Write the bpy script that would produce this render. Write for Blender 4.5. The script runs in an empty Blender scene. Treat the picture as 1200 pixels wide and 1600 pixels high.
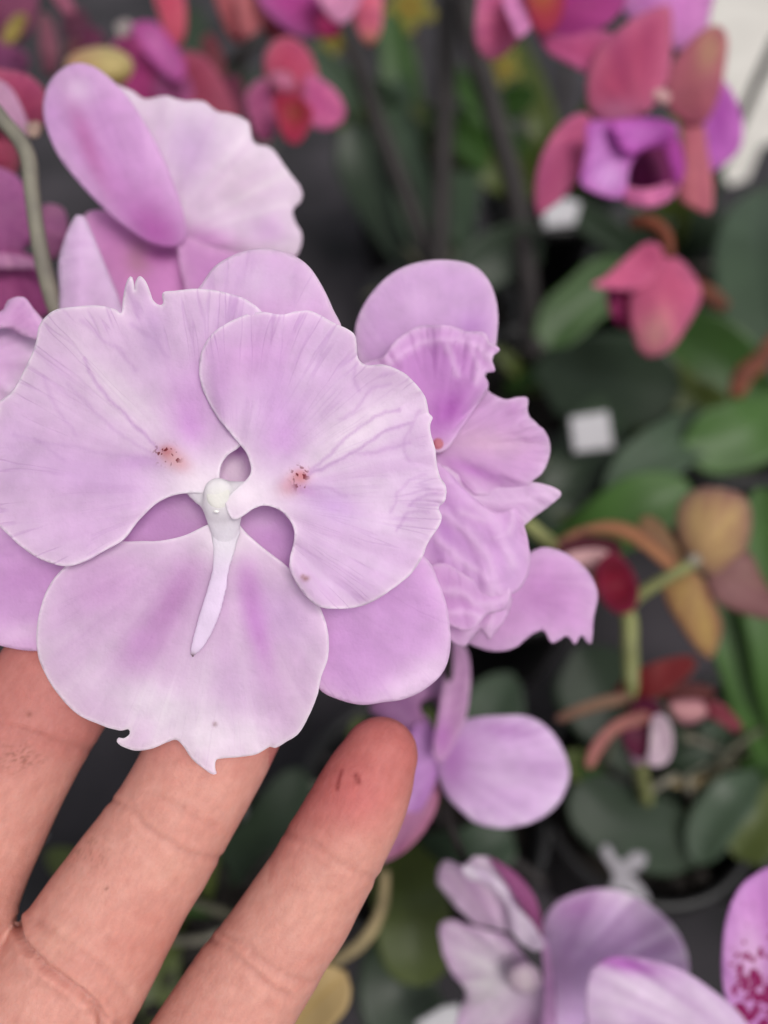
import bpy, bmesh, math, random
import numpy as np
from mathutils import Vector, Matrix, geometry

random.seed(4)
rs = np.random.RandomState(4)
scene = bpy.context.scene
COL = scene.collection
R = math.radians

# ------------------------------------------------------------------ camera
CAM_H = 0.42
PITCH = 50.0                                  # degrees below the horizon
cam_data = bpy.data.cameras.new('camera')
cam = bpy.data.objects.new('camera', cam_data)
COL.objects.link(cam)
cam.location = (0, 0, CAM_H)
cam.rotation_euler = (R(90 - PITCH), 0, 0)
cam_data.sensor_fit = 'HORIZONTAL'
cam_data.sensor_width = 36.0
cam_data.lens = 38.6
cam_data.clip_start = 0.005
cam_data.clip_end = 100
cam_data.dof.use_dof = True
cam_data.dof.focus_distance = 0.1145
cam_data.dof.aperture_fstop = 38.6 / 3.5
scene.camera = cam

# ------------------------------------------------------------------ world, sun, exposure
SUN_EL, SUN_AZ = 58.0, 150.0                  # sun_rotation style: clockwise from +Y
world = bpy.data.worlds.new('World')
scene.world = world
world.use_nodes = True
wn = world.node_tree
wn.nodes.clear()
sky = wn.nodes.new('ShaderNodeTexSky')
sky.sky_type = 'NISHITA'
sky.sun_disc = False
sky.sun_elevation = R(SUN_EL)
sky.sun_rotation = R(SUN_AZ)
sky.dust_density = 4.0
hs = wn.nodes.new('ShaderNodeHueSaturation')
hs.inputs['Saturation'].default_value = 0.22
bg = wn.nodes.new('ShaderNodeBackground')
bg.inputs['Strength'].default_value = 0.12
wo = wn.nodes.new('ShaderNodeOutputWorld')
wn.links.new(sky.outputs[0], hs.inputs['Color'])
wn.links.new(hs.outputs[0], bg.inputs['Color'])
wn.links.new(bg.outputs[0], wo.inputs['Surface'])
sun_data = bpy.data.lights.new('sun', 'SUN')
sun_data.energy = 1.6
sun_data.angle = R(24)
sun_data.color = (1.0, 0.95, 0.9)
sun = bpy.data.objects.new('sun', sun_data)
COL.objects.link(sun)
a = R(SUN_AZ)
sdir = Vector((math.sin(a) * math.cos(R(SUN_EL)), math.cos(a) * math.cos(R(SUN_EL)), math.sin(R(SUN_EL))))
sun.rotation_euler = sdir.to_track_quat('Z', 'Y').to_euler()
scene.view_settings.view_transform = 'Standard'
scene.view_settings.look = 'None'
scene.view_settings.gamma = 1
scene.view_settings.exposure = 0.28
scene.cycles.max_bounces = 6
scene.cycles.transmission_bounces = 4

# ------------------------------------------------------------------ helpers
FPX = 1200 * 38.6 / 36.0
ROT = np.array(cam.rotation_euler.to_matrix())
CAMP = np.array([0, 0, CAM_H])


def PN(px, py, d):
    """photo pixel(s) + distance along the view axis -> world points"""
    px = np.asarray(px, float); py = np.asarray(py, float); d = np.asarray(d, float) * np.ones_like(px)
    c = np.stack([(px - 600) / FPX * d, -(py - 800) / FPX * d, -d], -1)
    return c @ ROT.T + CAMP


def P(px, py, d):
    return Vector(PN(px, py, d))


def GD(px, py, z=0.0):
    """view distance at which the pixel's ray meets height z"""
    r = PN(px, py, 1.0) - CAMP
    return float((z - CAM_H) / r[2])


def G(px, py, z=0.0):
    return P(px, py, GD(px, py, z))


def lin(c):
    c = np.asarray(c, float) / 255.0
    return np.where(c <= 0.04045, c / 12.92, ((c + 0.055) / 1.055) ** 2.4)


def tag(o, label=None, cat=None, group=None, kind=None):
    if label: o['label'] = label
    if cat: o['category'] = cat
    if group: o['group'] = group
    if kind: o['kind'] = kind
    return o


def empty(name, loc, label, cat, group=None):
    o = bpy.data.objects.new(name, None)
    COL.objects.link(o)
    o.location = loc
    o.empty_display_size = 0.01
    return tag(o, label, cat, group)


def link_mesh(name, verts, faces, mat, parent=None, smooth=True, attrs=None):
    me = bpy.data.meshes.new(name)
    me.from_pydata([tuple(v) for v in verts], [], faces)
    if attrs:
        for k, (typ, data) in attrs.items():
            at = me.attributes.new(k, typ, 'POINT')
            key = 'color' if typ == 'FLOAT_COLOR' else 'vector'
            at.data.foreach_set(key, np.asarray(data, np.float32).ravel())
    me.validate()
    if smooth:
        me.polygons.foreach_set('use_smooth', [True] * len(me.polygons))
    me.update()
    o = bpy.data.objects.new(name, me)
    COL.objects.link(o)
    if mat: me.materials.append(mat)
    if parent is not None:
        o.parent = parent
        o.matrix_parent_inverse = Matrix.Translation(-parent.location) if parent.type == 'EMPTY' else Matrix.Identity(4)
    return o


def solidify(o, t, offset=0):
    m = o.modifiers.new('thickness', 'SOLIDIFY')
    m.thickness = t
    m.offset = offset
    return o


def hash2(ix, iy, s):
    n = (ix * 374761393 + iy * 668265263 + s * 974634777) & 0x7fffffff
    n = ((n ^ (n >> 13)) * 1274126177) & 0x7fffffff
    return ((n ^ (n >> 16)) & 0xffff) / 65535.0


def vnoise(x, y, s=0):
    x = np.asarray(x, float); y = np.asarray(y, float)
    ix = np.floor(x).astype(np.int64); iy = np.floor(y).astype(np.int64)
    fx = x - ix; fy = y - iy
    fx = fx * fx * (3 - 2 * fx); fy = fy * fy * (3 - 2 * fy)
    a = hash2(ix, iy, s); b = hash2(ix + 1, iy, s); c = hash2(ix, iy + 1, s); d = hash2(ix + 1, iy + 1, s)
    return (a * (1 - fx) + b * fx) * (1 - fy) + (c * (1 - fx) + d * fx) * fy


def fbm(x, y, s=0, o=3):
    v = 0; amp = 0.5; t = 0
    for i in range(o):
        v = v + amp * vnoise(x * 2 ** i, y * 2 ** i, s + i); t += amp; amp *= 0.5
    return v / t


def sstep(a, b, x):
    t = np.clip((x - a) / (b - a), 0, 1)
    return t * t * (3 - 2 * t)


def catmull(pts, step, closed=True):
    pts = np.asarray(pts, float)
    n = len(pts)
    out = []
    rng = range(n) if closed else range(n - 1)
    for i in rng:
        if closed:
            p0, p1, p2, p3 = pts[(i - 1) % n], pts[i], pts[(i + 1) % n], pts[(i + 2) % n]
        else:
            p0, p1, p2, p3 = pts[max(i - 1, 0)], pts[i], pts[i + 1], pts[min(i + 2, n - 1)]
        L = np.linalg.norm((p2 - p1)[:2])
        # limit tangents so that long neighbours do not overshoot short segments
        m1 = (p2 - p0) * 0.5; m2 = (p3 - p1) * 0.5
        for m in (m1, m2):
            ml = np.linalg.norm(m[:2])
            if ml > 1.2 * L: m *= 1.2 * L / ml
        k = max(1, int(round(L / step)))
        for j in range(k):
            t = j / k
            h1 = 2 * t**3 - 3 * t**2 + 1; h2 = -2 * t**3 + 3 * t**2; h3 = t**3 - 2 * t**2 + t; h4 = t**3 - t**2
            out.append(h1 * p1 + h2 * p2 + h3 * m1 + h4 * m2)
    if not closed: out.append(pts[-1])
    return np.array(out)


def inside(poly, q):
    x, y = q[:, 0], q[:, 1]
    res = np.zeros(len(q), bool)
    n = len(poly)
    for i in range(n):
        x1, y1 = poly[i]; x2, y2 = poly[(i + 1) % n]
        if y1 == y2: continue
        c = ((y1 > y) != (y2 > y)) & (x < (x2 - x1) * (y - y1) / (y2 - y1) + x1)
        res ^= c
    return res


def dist_poly(poly, q, closed=True):
    a = poly; b = np.roll(poly, -1, 0)
    if not closed: a = poly[:-1]; b = poly[1:]
    best = np.full(len(q), 1e9)
    for i in range(len(a)):
        ab = b[i] - a[i]; L = (ab @ ab) + 1e-9
        t = np.clip(((q - a[i]) @ ab) / L, 0, 1)
        d = np.hypot(*(q - a[i] - t[:, None] * ab).T)
        best = np.minimum(best, d)
    return best


# ------------------------------------------------------------------ materials
def nodes_of(name):
    m = bpy.data.materials.new(name)
    m.use_nodes = True
    nt = m.node_tree
    nt.nodes.clear()
    return m, nt, nt.nodes, nt.links


def petal_material(name, fine=True):
    """pigment attribute + radiating veins + cell texture, with light passing through"""
    m, nt, N, L = nodes_of(name)
    out = N.new('ShaderNodeOutputMaterial')
    pig = N.new('ShaderNodeAttribute'); pig.attribute_name = 'pig'
    pv = N.new('ShaderNodeAttribute'); pv.attribute_name = 'pv'
    mk = N.new('ShaderNodeAttribute'); mk.attribute_name = 'msk'       # vein, speck, spots
    sep = N.new('ShaderNodeSeparateColor'); L.new(mk.outputs['Color'], sep.inputs[0])
    # veins: noise stretched along the radius, ridged
    mp = N.new('ShaderNodeMapping'); mp.inputs['Scale'].default_value = (1.0, 1.0, 1.0)
    L.new(pv.outputs['Vector'], mp.inputs['Vector'])
    ns = N.new('ShaderNodeTexNoise'); ns.inputs['Scale'].default_value = 1.0
    ns.inputs['Detail'].default_value = 1.5; ns.inputs['Distortion'].default_value = 0.12
    L.new(mp.outputs[0], ns.inputs['Vector'])
    s1 = N.new('ShaderNodeMath'); s1.operation = 'SUBTRACT'; s1.inputs[1].default_value = 0.5; L.new(ns.outputs[0], s1.inputs[0])
    s2 = N.new('ShaderNodeMath'); s2.operation = 'ABSOLUTE'; L.new(s1.outputs[0], s2.inputs[0])
    rg = N.new('ShaderNodeMapRange'); rg.inputs[1].default_value = 0.0; rg.inputs[2].default_value = 0.05
    rg.inputs[3].default_value = 1.0; rg.inputs[4].default_value = 0.0; rg.interpolation_type = 'SMOOTHSTEP'
    L.new(s2.outputs[0], rg.inputs[0])
    vs = N.new('ShaderNodeMath'); vs.operation = 'MULTIPLY'; L.new(rg.outputs[0], vs.inputs[0]); L.new(sep.outputs[0], vs.inputs[1])
    tc = N.new('ShaderNodeTexCoord')
    # soft mottling of the pigment
    mo = N.new('ShaderNodeTexNoise'); mo.inputs['Scale'].default_value = 260; mo.inputs['Detail'].default_value = 4
    L.new(tc.outputs['Object'], mo.inputs['Vector'])
    mr = N.new('ShaderNodeMapRange'); mr.inputs[1].default_value = 0.3; mr.inputs[2].default_value = 0.7
    mr.inputs[3].default_value = 0.93; mr.inputs[4].default_value = 1.05
    L.new(mo.outputs[0], mr.inputs[0])
    mul = N.new('ShaderNodeVectorMath'); mul.operation = 'SCALE'
    L.new(pig.outputs['Color'], mul.inputs[0]); L.new(mr.outputs[0], mul.inputs['Scale'])
    mixv = N.new('ShaderNodeMix'); mixv.data_type = 'RGBA'; mixv.blend_type = 'MULTIPLY'
    mixv.inputs['B'].default_value = (0.86, 0.76, 0.89, 1)
    L.new(vs.outputs[0], mixv.inputs['Factor']); L.new(mul.outputs[0], mixv.inputs['A'])
    # small dark red specks on the callus
    sp = N.new('ShaderNodeTexNoise'); sp.inputs['Scale'].default_value = 1.0; sp.inputs['Detail'].default_value = 1
    mp2 = N.new('ShaderNodeMapping'); mp2.inputs['Scale'].default_value = (1700, 1700, 900)
    L.new(tc.outputs['Object'], mp2.inputs['Vector']); L.new(mp2.outputs[0], sp.inputs['Vector'])
    spt = N.new('ShaderNodeMapRange'); spt.inputs[1].default_value = 0.56; spt.inputs[2].default_value = 0.62
    L.new(sp.outputs[0], spt.inputs[0])
    spm = N.new('ShaderNodeMath'); spm.operation = 'MULTIPLY'; L.new(spt.outputs[0], spm.inputs[0]); L.new(sep.outputs[1], spm.inputs[1])
    mixs = N.new('ShaderNodeMix'); mixs.data_type = 'RGBA'; mixs.inputs['B'].default_value = (0.22, 0.03, 0.045, 1)
    L.new(spm.outputs[0], mixs.inputs['Factor']); L.new(mixv.outputs['Result'], mixs.inputs['A'])
    # large magenta spots (a spotted petal)
    vo = N.new('ShaderNodeTexVoronoi'); vo.inputs['Scale'].default_value = 560
    vds = N.new('ShaderNodeTexNoise'); vds.inputs['Scale'].default_value = 600
    L.new(tc.outputs['Object'], vds.inputs['Vector'])
    vmx = N.new('ShaderNodeMix'); vmx.data_type = 'VECTOR'; vmx.inputs['Factor'].default_value = 0.0022
    L.new(tc.outputs['Object'], vmx.inputs['A']); L.new(vds.outputs['Color'], vmx.inputs['B'])
    L.new(vmx.outputs['Result'], vo.inputs['Vector'])
    vsub = N.new('ShaderNodeMath'); vsub.operation = 'SUBTRACT'; L.new(sep.outputs[2], vsub.inputs[0]); L.new(vo.outputs['Distance'], vsub.inputs[1])
    vr = N.new('ShaderNodeMapRange'); vr.inputs[1].default_value = -0.03; vr.inputs[2].default_value = 0.06
    L.new(vsub.outputs[0], vr.inputs[0])
    mixp = N.new('ShaderNodeMix'); mixp.data_type = 'RGBA'; mixp.inputs['B'].default_value = (0.30, 0.010, 0.12, 1)
    L.new(vr.outputs[0], mixp.inputs['Factor']); L.new(mixs.outputs['Result'], mixp.inputs['A'])
    colr = mixp.outputs['Result']
    # bump
    f1 = N.new('ShaderNodeTexNoise'); f1.inputs['Scale'].default_value = 2600; f1.inputs['Detail'].default_value = 3
    L.new(tc.outputs['Object'], f1.inputs['Vector'])
    f2 = N.new('ShaderNodeTexNoise'); f2.inputs['Scale'].default_value = 500; f2.inputs['Detail'].default_value = 3
    L.new(tc.outputs['Object'], f2.inputs['Vector'])
    b1 = N.new('ShaderNodeBump'); b1.inputs['Strength'].default_value = 0.35 if fine else 0.15; b1.inputs['Distance'].default_value = 0.00012
    L.new(f1.outputs[0], b1.inputs['Height'])
    b2 = N.new('ShaderNodeBump'); b2.inputs['Strength'].default_value = 0.45; b2.inputs['Distance'].default_value = 0.00045
    L.new(f2.outputs[0], b2.inputs['Height']); L.new(b1.outputs[0], b2.inputs['Normal'])
    b3 = N.new('ShaderNodeBump'); b3.invert = True; b3.inputs['Strength'].default_value = 0.3; b3.inputs['Distance'].default_value = 0.00030
    L.new(vs.outputs[0], b3.inputs['Height']); L.new(b2.outputs[0], b3.inputs['Normal'])
    pb = N.new('ShaderNodeBsdfPrincipled')
    L.new(colr, pb.inputs['Base Color']); L.new(b3.outputs[0], pb.inputs['Normal'])
    pb.inputs['Roughness'].default_value = 0.55
    pb.inputs['Specular IOR Level'].default_value = 0.22
    pb.inputs['Sheen Weight'].default_value = 0.15
    tr = N.new('ShaderNodeBsdfTranslucent'); L.new(colr, tr.inputs['Color']); L.new(b3.outputs[0], tr.inputs['Normal'])
    ms = N.new('ShaderNodeMixShader'); ms.inputs[0].default_value = 0.5
    L.new(pb.outputs[0], ms.inputs[1]); L.new(tr.outputs[0], ms.inputs[2])
    L.new(ms.outputs[0], out.inputs['Surface'])
    return m


def plain_material(name, rgb, rough=0.6, var=0.25, scale=60, spec=0.3, bump=0.0, transl=0.0, second=None, bdist=0.001):
    m, nt, N, L = nodes_of(name)
    out = N.new('ShaderNodeOutputMaterial')
    tc = N.new('ShaderNodeTexCoord')
    no = N.new('ShaderNodeTexNoise'); no.inputs['Scale'].default_value = scale; no.inputs['Detail'].default_value = 5
    L.new(tc.outputs['Object'], no.inputs['Vector'])
    mr = N.new('ShaderNodeMapRange'); mr.inputs[1].default_value = 0.3; mr.inputs[2].default_value = 0.7
    L.new(no.outputs[0], mr.inputs[0])
    mx = N.new('ShaderNodeMix'); mx.data_type = 'RGBA'
    c = lin(rgb)
    c2 = lin(second) if second is not None else c * (1 - var)
    mx.inputs['A'].default_value = (*(c * (1 + (var * 0.5 if second is None else 0))), 1)
    mx.inputs['B'].default_value = (*c2, 1)
    L.new(mr.outputs[0], mx.inputs['Factor'])
    pb = N.new('ShaderNodeBsdfPrincipled')
    L.new(mx.outputs['Result'], pb.inputs['Base Color'])
    pb.inputs['Roughness'].default_value = rough
    pb.inputs['Specular IOR Level'].default_value = spec
    if bump:
        b = N.new('ShaderNodeBump'); b.inputs['Strength'].default_value = bump; b.inputs['Distance'].default_value = bdist
        L.new(no.outputs[0], b.inputs['Height']); L.new(b.outputs[0], pb.inputs['Normal'])
    sh = pb.outputs[0]
    if transl:
        tr = N.new('ShaderNodeBsdfTranslucent'); L.new(mx.outputs['Result'], tr.inputs['Color'])
        ms = N.new('ShaderNodeMixShader'); ms.inputs[0].default_value = transl
        L.new(sh, ms.inputs[1]); L.new(tr.outputs[0], ms.inputs[2]); sh = ms.outputs[0]
    L.new(sh, out.inputs['Surface'])
    return m


M_PETAL = petal_material('petal')
M_BLACK = plain_material('black_plastic', (26, 25, 26), 0.45, 0.3, 30, 0.4)
M_BARK = plain_material('bark_mix', (38, 33, 29), 0.9, scale=90, second=(20, 18, 18), bump=1.0, bdist=0.004)
M_WHITE = plain_material('white_plastic', (164, 162, 166), 0.7, 0.08, 120)
M_CLIP = plain_material('grey_clip', (136, 132, 138), 0.7, 0.2, 200)  # even grey for the small plastic clips
M_GROUND = plain_material('ground_fabric', (56, 52, 57), 0.9, scale=14, second=(28, 27, 30), bump=0.6, bdist=0.003)
M_PATH = plain_material('pale_concrete', (196, 192, 186), 0.85, scale=20, second=(178, 174, 168), bump=0.3)
M_STEMDARK = plain_material('dark_stem', (36, 31, 31), 0.6, 0.3, 60)
M_STEMGREY = plain_material('grey_green_stem', (122, 118, 104), 0.6, scale=140, second=(96, 92, 84))
M_STEMGREEN = plain_material('olive_stem', (124, 128, 78), 0.55, scale=120, second=(98, 100, 66))
M_ROOT = plain_material('tan_root', (146, 130, 96), 0.7, scale=160, second=(112, 100, 74))
M_ROOTDULL = plain_material('dull_root', (84, 82, 66), 0.7, scale=160, second=(62, 60, 50))
M_RUST = plain_material('rust_bract', (124, 66, 46), 0.7, scale=160, second=(84, 48, 38), transl=0.2)


# ------------------------------------------------------------------ petals
def petal(name, parent, outline, d, col, edge=None, base=None, g=(0, 0), cup=0.0, cupc=None, ruffle=0.0, rn=9, rw=40,
          blobs=(), veins=0.35, vk=7.0, thick=0.00045, step=6, speck=None, spots=None, wrinkle=0.0, jag=0.0, bumps=(),
          zfun=None, seed=0, mat=None, edgew=22, label=None, streak=0.10, fold=0.0, vlines=(), rim=0.0, folds=()):
    """one petal: outline in photo pixels at its own distance d (metres), relief in millimetres"""
    o2 = catmull(outline, step)
    q = o2
    if jag:
        nrm = np.roll(q, -1, 0) - np.roll(q, 1, 0)
        nrm = np.stack([nrm[:, 1], -nrm[:, 0]], 1); nrm /= np.linalg.norm(nrm, axis=1)[:, None] + 1e-9
        s = np.arange(len(q)) * step
        q = q + nrm * sstep(.15, .4, np.hypot(*(q - (np.array(base) if base else q.mean(0))).T) / 300)[:, None] * (jag * (fbm(s / 26.0, s * 0, seed + 5, 3) - 0.5))[:, None] * 2
    x0, y0 = q.min(0); x1, y1 = q.max(0)
    gx, gy = np.meshgrid(np.arange(x0, x1, step), np.arange(y0, y1, step * 0.866))
    gx = gx + (np.arange(gx.shape[0]) % 2)[:, None] * step * 0.5
    gp = np.stack([gx.ravel(), gy.ravel()], 1) + rs.uniform(-0.12, 0.12, (gx.size, 2)) * step
    gp = gp[inside(q, gp)]
    gp = gp[dist_poly(q, gp) > 0.6 * step]
    allp = np.vstack([q, gp])
    nb = len(q)
    res = geometry.delaunay_2d_cdt([Vector((float(a), float(b))) for a, b in allp],
                                   [(i, (i + 1) % nb) for i in range(nb)], [], 1, 1e-5)
    V = np.array([[v.x, v.y] for v in res[0]]); F = [list(f) for f in res[2]]
    e = dist_poly(q, V)
    c = V.mean(0)
    Rm = np.abs(V - c).max()
    if base is None: base = tuple(c)
    b = np.array(base, float)
    rel = V - b
    r = np.hypot(rel[:, 0], rel[:, 1]); ang = np.arctan2(rel[:, 1], rel[:, 0])
    rmax = r.max()
    t = r / rmax
    # relief
    z = (g[0] * (V[:, 0] - c[0]) + g[1] * (V[:, 1] - c[1])) / 100.0
    cc = np.array(cupc, float) if cupc is not None else c
    z = z + cup * (((V - cc) ** 2).sum(1) / Rm ** 2)
    if d < .16: z = z + .38 * np.exp(-(e / 11) ** 1.3) * sstep(.2, .5, t)
    if ruffle:
        em = np.exp(-e / rw) * sstep(.15, .45, t)
        z = z + ruffle * em * (np.sin(ang * rn + seed * 1.7 + 2.0 * vnoise(ang * 3, t * 0, seed)) + 0.6 * (fbm(V[:, 0] / 45, V[:, 1] / 45, seed) - 0.5))
    if wrinkle:
        w = 1 - np.abs(fbm(ang * 9 + 40, t * 2.5 + vnoise(V[:, 0] / 60, V[:, 1] / 60, seed + 3), seed + 9, 3) - 0.5) * 4
        z = z + wrinkle * w * sstep(0.35, 0.95, t)
    if fold:
        ax = c - b; ax = ax / (np.linalg.norm(ax) + 1e-6)
        pr = np.abs(-rel[:, 0] * ax[1] + rel[:, 1] * ax[0])
        z = z - fold * np.sqrt((pr / Rm) ** 2 + .01)
    for (bx, by, br, bh) in bumps:
        z = z - bh * np.exp(-(((V[:, 0] - bx) ** 2 + (V[:, 1] - by) ** 2) / br ** 2))
    fk = np.zeros(len(V))
    for pl, h_, w_ in folds:
        fd = dist_poly(catmull(pl, 6, closed=False), V + np.stack([fbm(V[:, 0] / 20, V[:, 1] / 20, 81) - .5, fbm(V[:, 0] / 20, V[:, 1] / 20, 87) - .5], 1) * 10, closed=False)
        kk = np.exp(-fd / w_); z = z - h_ * kk; fk = np.maximum(fk, np.exp(-(fd / (w_ * .8)) ** 2) * np.sign(h_))
    if zfun is not None: z = z + zfun(V[:, 0], V[:, 1])
    z = z + (0.45 if d < .16 else .12) * (fbm(V[:, 0] / 62, V[:, 1] / 62, seed + 20, 2) - 0.5) * sstep(.1, .5, t)
    W = PN(V[:, 0], V[:, 1], d + z / 1000.0)
    # pigment, plus light painted along folds and rims
    col = lin(col)
    C = np.tile(col, (len(V), 1))
    if edge is not None:
        k = np.exp(-e / edgew)[:, None]
        C = C * (1 - k) + lin(edge) * k
    for bl in blobs:
        bx, by, rx, ry, ba, bc, amt = bl
        ca, sa = math.cos(R(ba)), math.sin(R(ba))
        u = (V[:, 0] - bx) * ca + (V[:, 1] - by) * sa; v = -(V[:, 0] - bx) * sa + (V[:, 1] - by) * ca
        wob = 0.75 + 0.5 * fbm(V[:, 0] / 22, V[:, 1] / 22, seed + 31)
        k = (amt * np.exp(-((u / rx) ** 2 + (v / ry) ** 2) * wob))[:, None]
        C = C * (1 - k) + lin(bc) * k
    stv = streak * (fbm(ang * 16 + 60, t * 1.3 + 3, seed + 51, 3) - .5) * sstep(.05, .5, t)
    C = np.clip(C * (1 + np.stack([stv, stv * 1.7, stv * .9], 1)), 0, 1)
    if folds:
        k = (np.clip(fk, 0, 1) * .55)[:, None]; C = C * (1 - k) + lin((232, 212, 236)) * k  # painted highlight: colour lightened along the fold ridges
    for pl, wd, am in vlines:
        jit = np.stack([fbm(V[:, 0] / 14, V[:, 1] / 14, 61) - .5, fbm(V[:, 0] / 14, V[:, 1] / 14, 67) - .5], 1) * 7
        k = (am * np.exp(-(dist_poly(catmull(pl, 8, closed=False), V + jit, closed=False) / wd) ** 2))[:, None]
        C = C * (1 - k) + lin((192, 164, 202)) * k
    if rim:
        k = (rim * np.exp(-(e / 3.2) ** 2))[:, None]
        C = C * (1 - k) + lin((246, 238, 248)) * k  # bright edge line painted in place of light through the thin rim
    if d < .16:      # lavender pigment
        lum = C.mean(1, keepdims=True)
        wht = sstep(.60, .80, lum)
        C = np.clip(C * (np.array([1.10, .985, 1.06]) * (1 - wht) + np.array([1.09, 1.04, 1.05]) * wht), 0, .93)
    msk = np.zeros((len(V), 3))
    msk[:, 0] = veins * sstep(0.15, 0.8, t) * (0.35 + 0.65 * np.exp(-e / 55)) * sstep(.38, .62, fbm(V[:, 0] / 60, V[:, 1] / 60, seed + 44))
    if speck:
        for (sx, sy, sr) in speck:
            msk[:, 1] = np.maximum(msk[:, 1], np.clip(1.5 * np.exp(-((V[:, 0] - sx) ** 2 + (V[:, 1] - sy) ** 2) / sr ** 2) - 0.1, 0, 1))
    if spots is not None: msk[:, 2] = spots(V[:, 0], V[:, 1])
    pv = np.stack([ang * vk * 1.5 + 0.35 * fbm(V[:, 0] / 60, V[:, 1] / 60, seed + 2), t * 1.7, np.full(len(V), seed * 3.1)], 1)
    # face winding towards the camera
    f0 = F[len(F) // 2]
    n = np.cross(W[f0[1]] - W[f0[0]], W[f0[2]] - W[f0[0]])
    if n @ (CAMP - W[f0[0]]) < 0: F = [f[::-1] for f in F]
    A = lambda a: np.hstack([a, np.ones((len(a), 1))])
    o = link_mesh(name, W, F, mat or M_PETAL, parent, True,
                  {'pig': ('FLOAT_COLOR', A(C)), 'msk': ('FLOAT_COLOR', A(msk)), 'pv': ('FLOAT_VECTOR', pv)})
    solidify(o, thick, 0)
    if label: o['label'] = label
    return o


def tube(name, pts, mat, parent=None, seg=12, flat=1.0):
    """pts: (px, py, d, r in px at that distance) -> smooth tapered tube"""
    c = catmull(pts, 8, closed=False)
    W = PN(c[:, 0], c[:, 1], c[:, 2]); rad = c[:, 3] / FPX * c[:, 2]
    return wtube(name, W, rad, mat, parent, seg, flat)


def wtube(name, W, rad, mat, parent=None, seg=12, flat=1.0, attrs=None):
    verts = []; faces = []
    n = len(W)
    for i in range(n):
        tdir = W[min(i + 1, n - 1)] - W[max(i - 1, 0)]
        tdir = tdir / (np.linalg.norm(tdir) + 1e-12)
        view = W[i] - CAMP; view /= np.linalg.norm(view)
        s = np.cross(tdir, view)
        if np.linalg.norm(s) < 0.05: s = np.cross(tdir, np.array([1.0, 0.2, 0]))
        s /= np.linalg.norm(s); u = np.cross(s, tdir)
        for k in range(seg):
            a = 2 * math.pi * k / seg
            verts.append(W[i] + rad[i] * (math.cos(a) * s + math.sin(a) * u * flat))
    for i in range(n - 1):
        for k in range(seg):
            k2 = (k + 1) % seg
            faces.append((i * seg + k, i * seg + k2, (i + 1) * seg + k2, (i + 1) * seg + k))
    faces.append(tuple(range(seg))[::-1]); faces.append(tuple((n - 1) * seg + k for k in range(seg)))
    return link_mesh(name, verts, faces, mat, parent)


def blob(name, px, py, d, rx, ry, rz, mat, parent=None, ang=0, colr=None, taper=0.0):
    """rounded body, radii in px at distance d, rz in mm"""
    verts = []; faces = []; nu, nv = 24, 16
    ca, sa = math.cos(R(ang)), math.sin(R(ang))
    for j in range(nv + 1):
        ph = math.pi * j / nv
        for i in range(nu):
            th = 2 * math.pi * i / nu
            a = math.cos(ph); rr = math.sin(ph) * (1 + taper * a)
            x = rx * a; y = ry * rr * math.cos(th); z = rz / 1000 * rr * math.sin(th)
            verts.append(PN(px + x * ca - y * sa, py + x * sa + y * ca, d + z))
    for j in range(nv):
        for i in range(nu):
            i2 = (i + 1) % nu
            faces.append((j * nu + i, j * nu + i2, (j + 1) * nu + i2, (j + 1) * nu + i))
    A = None
    if colr is not None:
        n = len(verts)
        cl = colr(n, nu) if callable(colr) else np.tile(lin(colr), (n, 1))
        A = {'pig': ('FLOAT_COLOR', np.hstack([cl, np.ones((n, 1))])), 'msk': ('FLOAT_COLOR', np.tile([0, 0, 0, 1.0], (n, 1))),
             'pv': ('FLOAT_VECTOR', np.zeros((n, 3)))}
    return link_mesh(name, verts, faces, mat, parent, True, A)


# ================================================================== SETTING
def sheet(name, pts, z, mat):
    o = link_mesh(name, [(x, y, z) for x, y in pts], [tuple(range(len(pts)))], mat, None, False)
    return tag(o, kind='structure')


sheet('ground', [(-40, -40), (40, -40), (40, 40), (-40, 40)], 0.0, M_GROUND)
pp = catmull([(1068, -120), (1062, 60), (1085, 190), (1118, 265), (1140, 296), (1168, 284), (1185, 235), (1230, 200), (1400, 150), (1700, -120)], 12)
pw = [G(x, y, 0.0) for x, y in pp]
far = [Vector((3.0, 6, 0)), Vector((0.7, 6, 0))]
pg = [(v.x, v.y) for v in pw if v.y > 0]
sheet('path', [(v.x, v.y) for v in [G(1062, -150), G(1062, 60), G(1085, 190), G(1118, 262), G(1138, 296), G(1166, 286), G(1186, 236), G(1260, 200), G(1500, 190)]] + [(3.5, 1.6), (3.5, 6), (0.9, 6)], 0.004, M_PATH)


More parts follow.
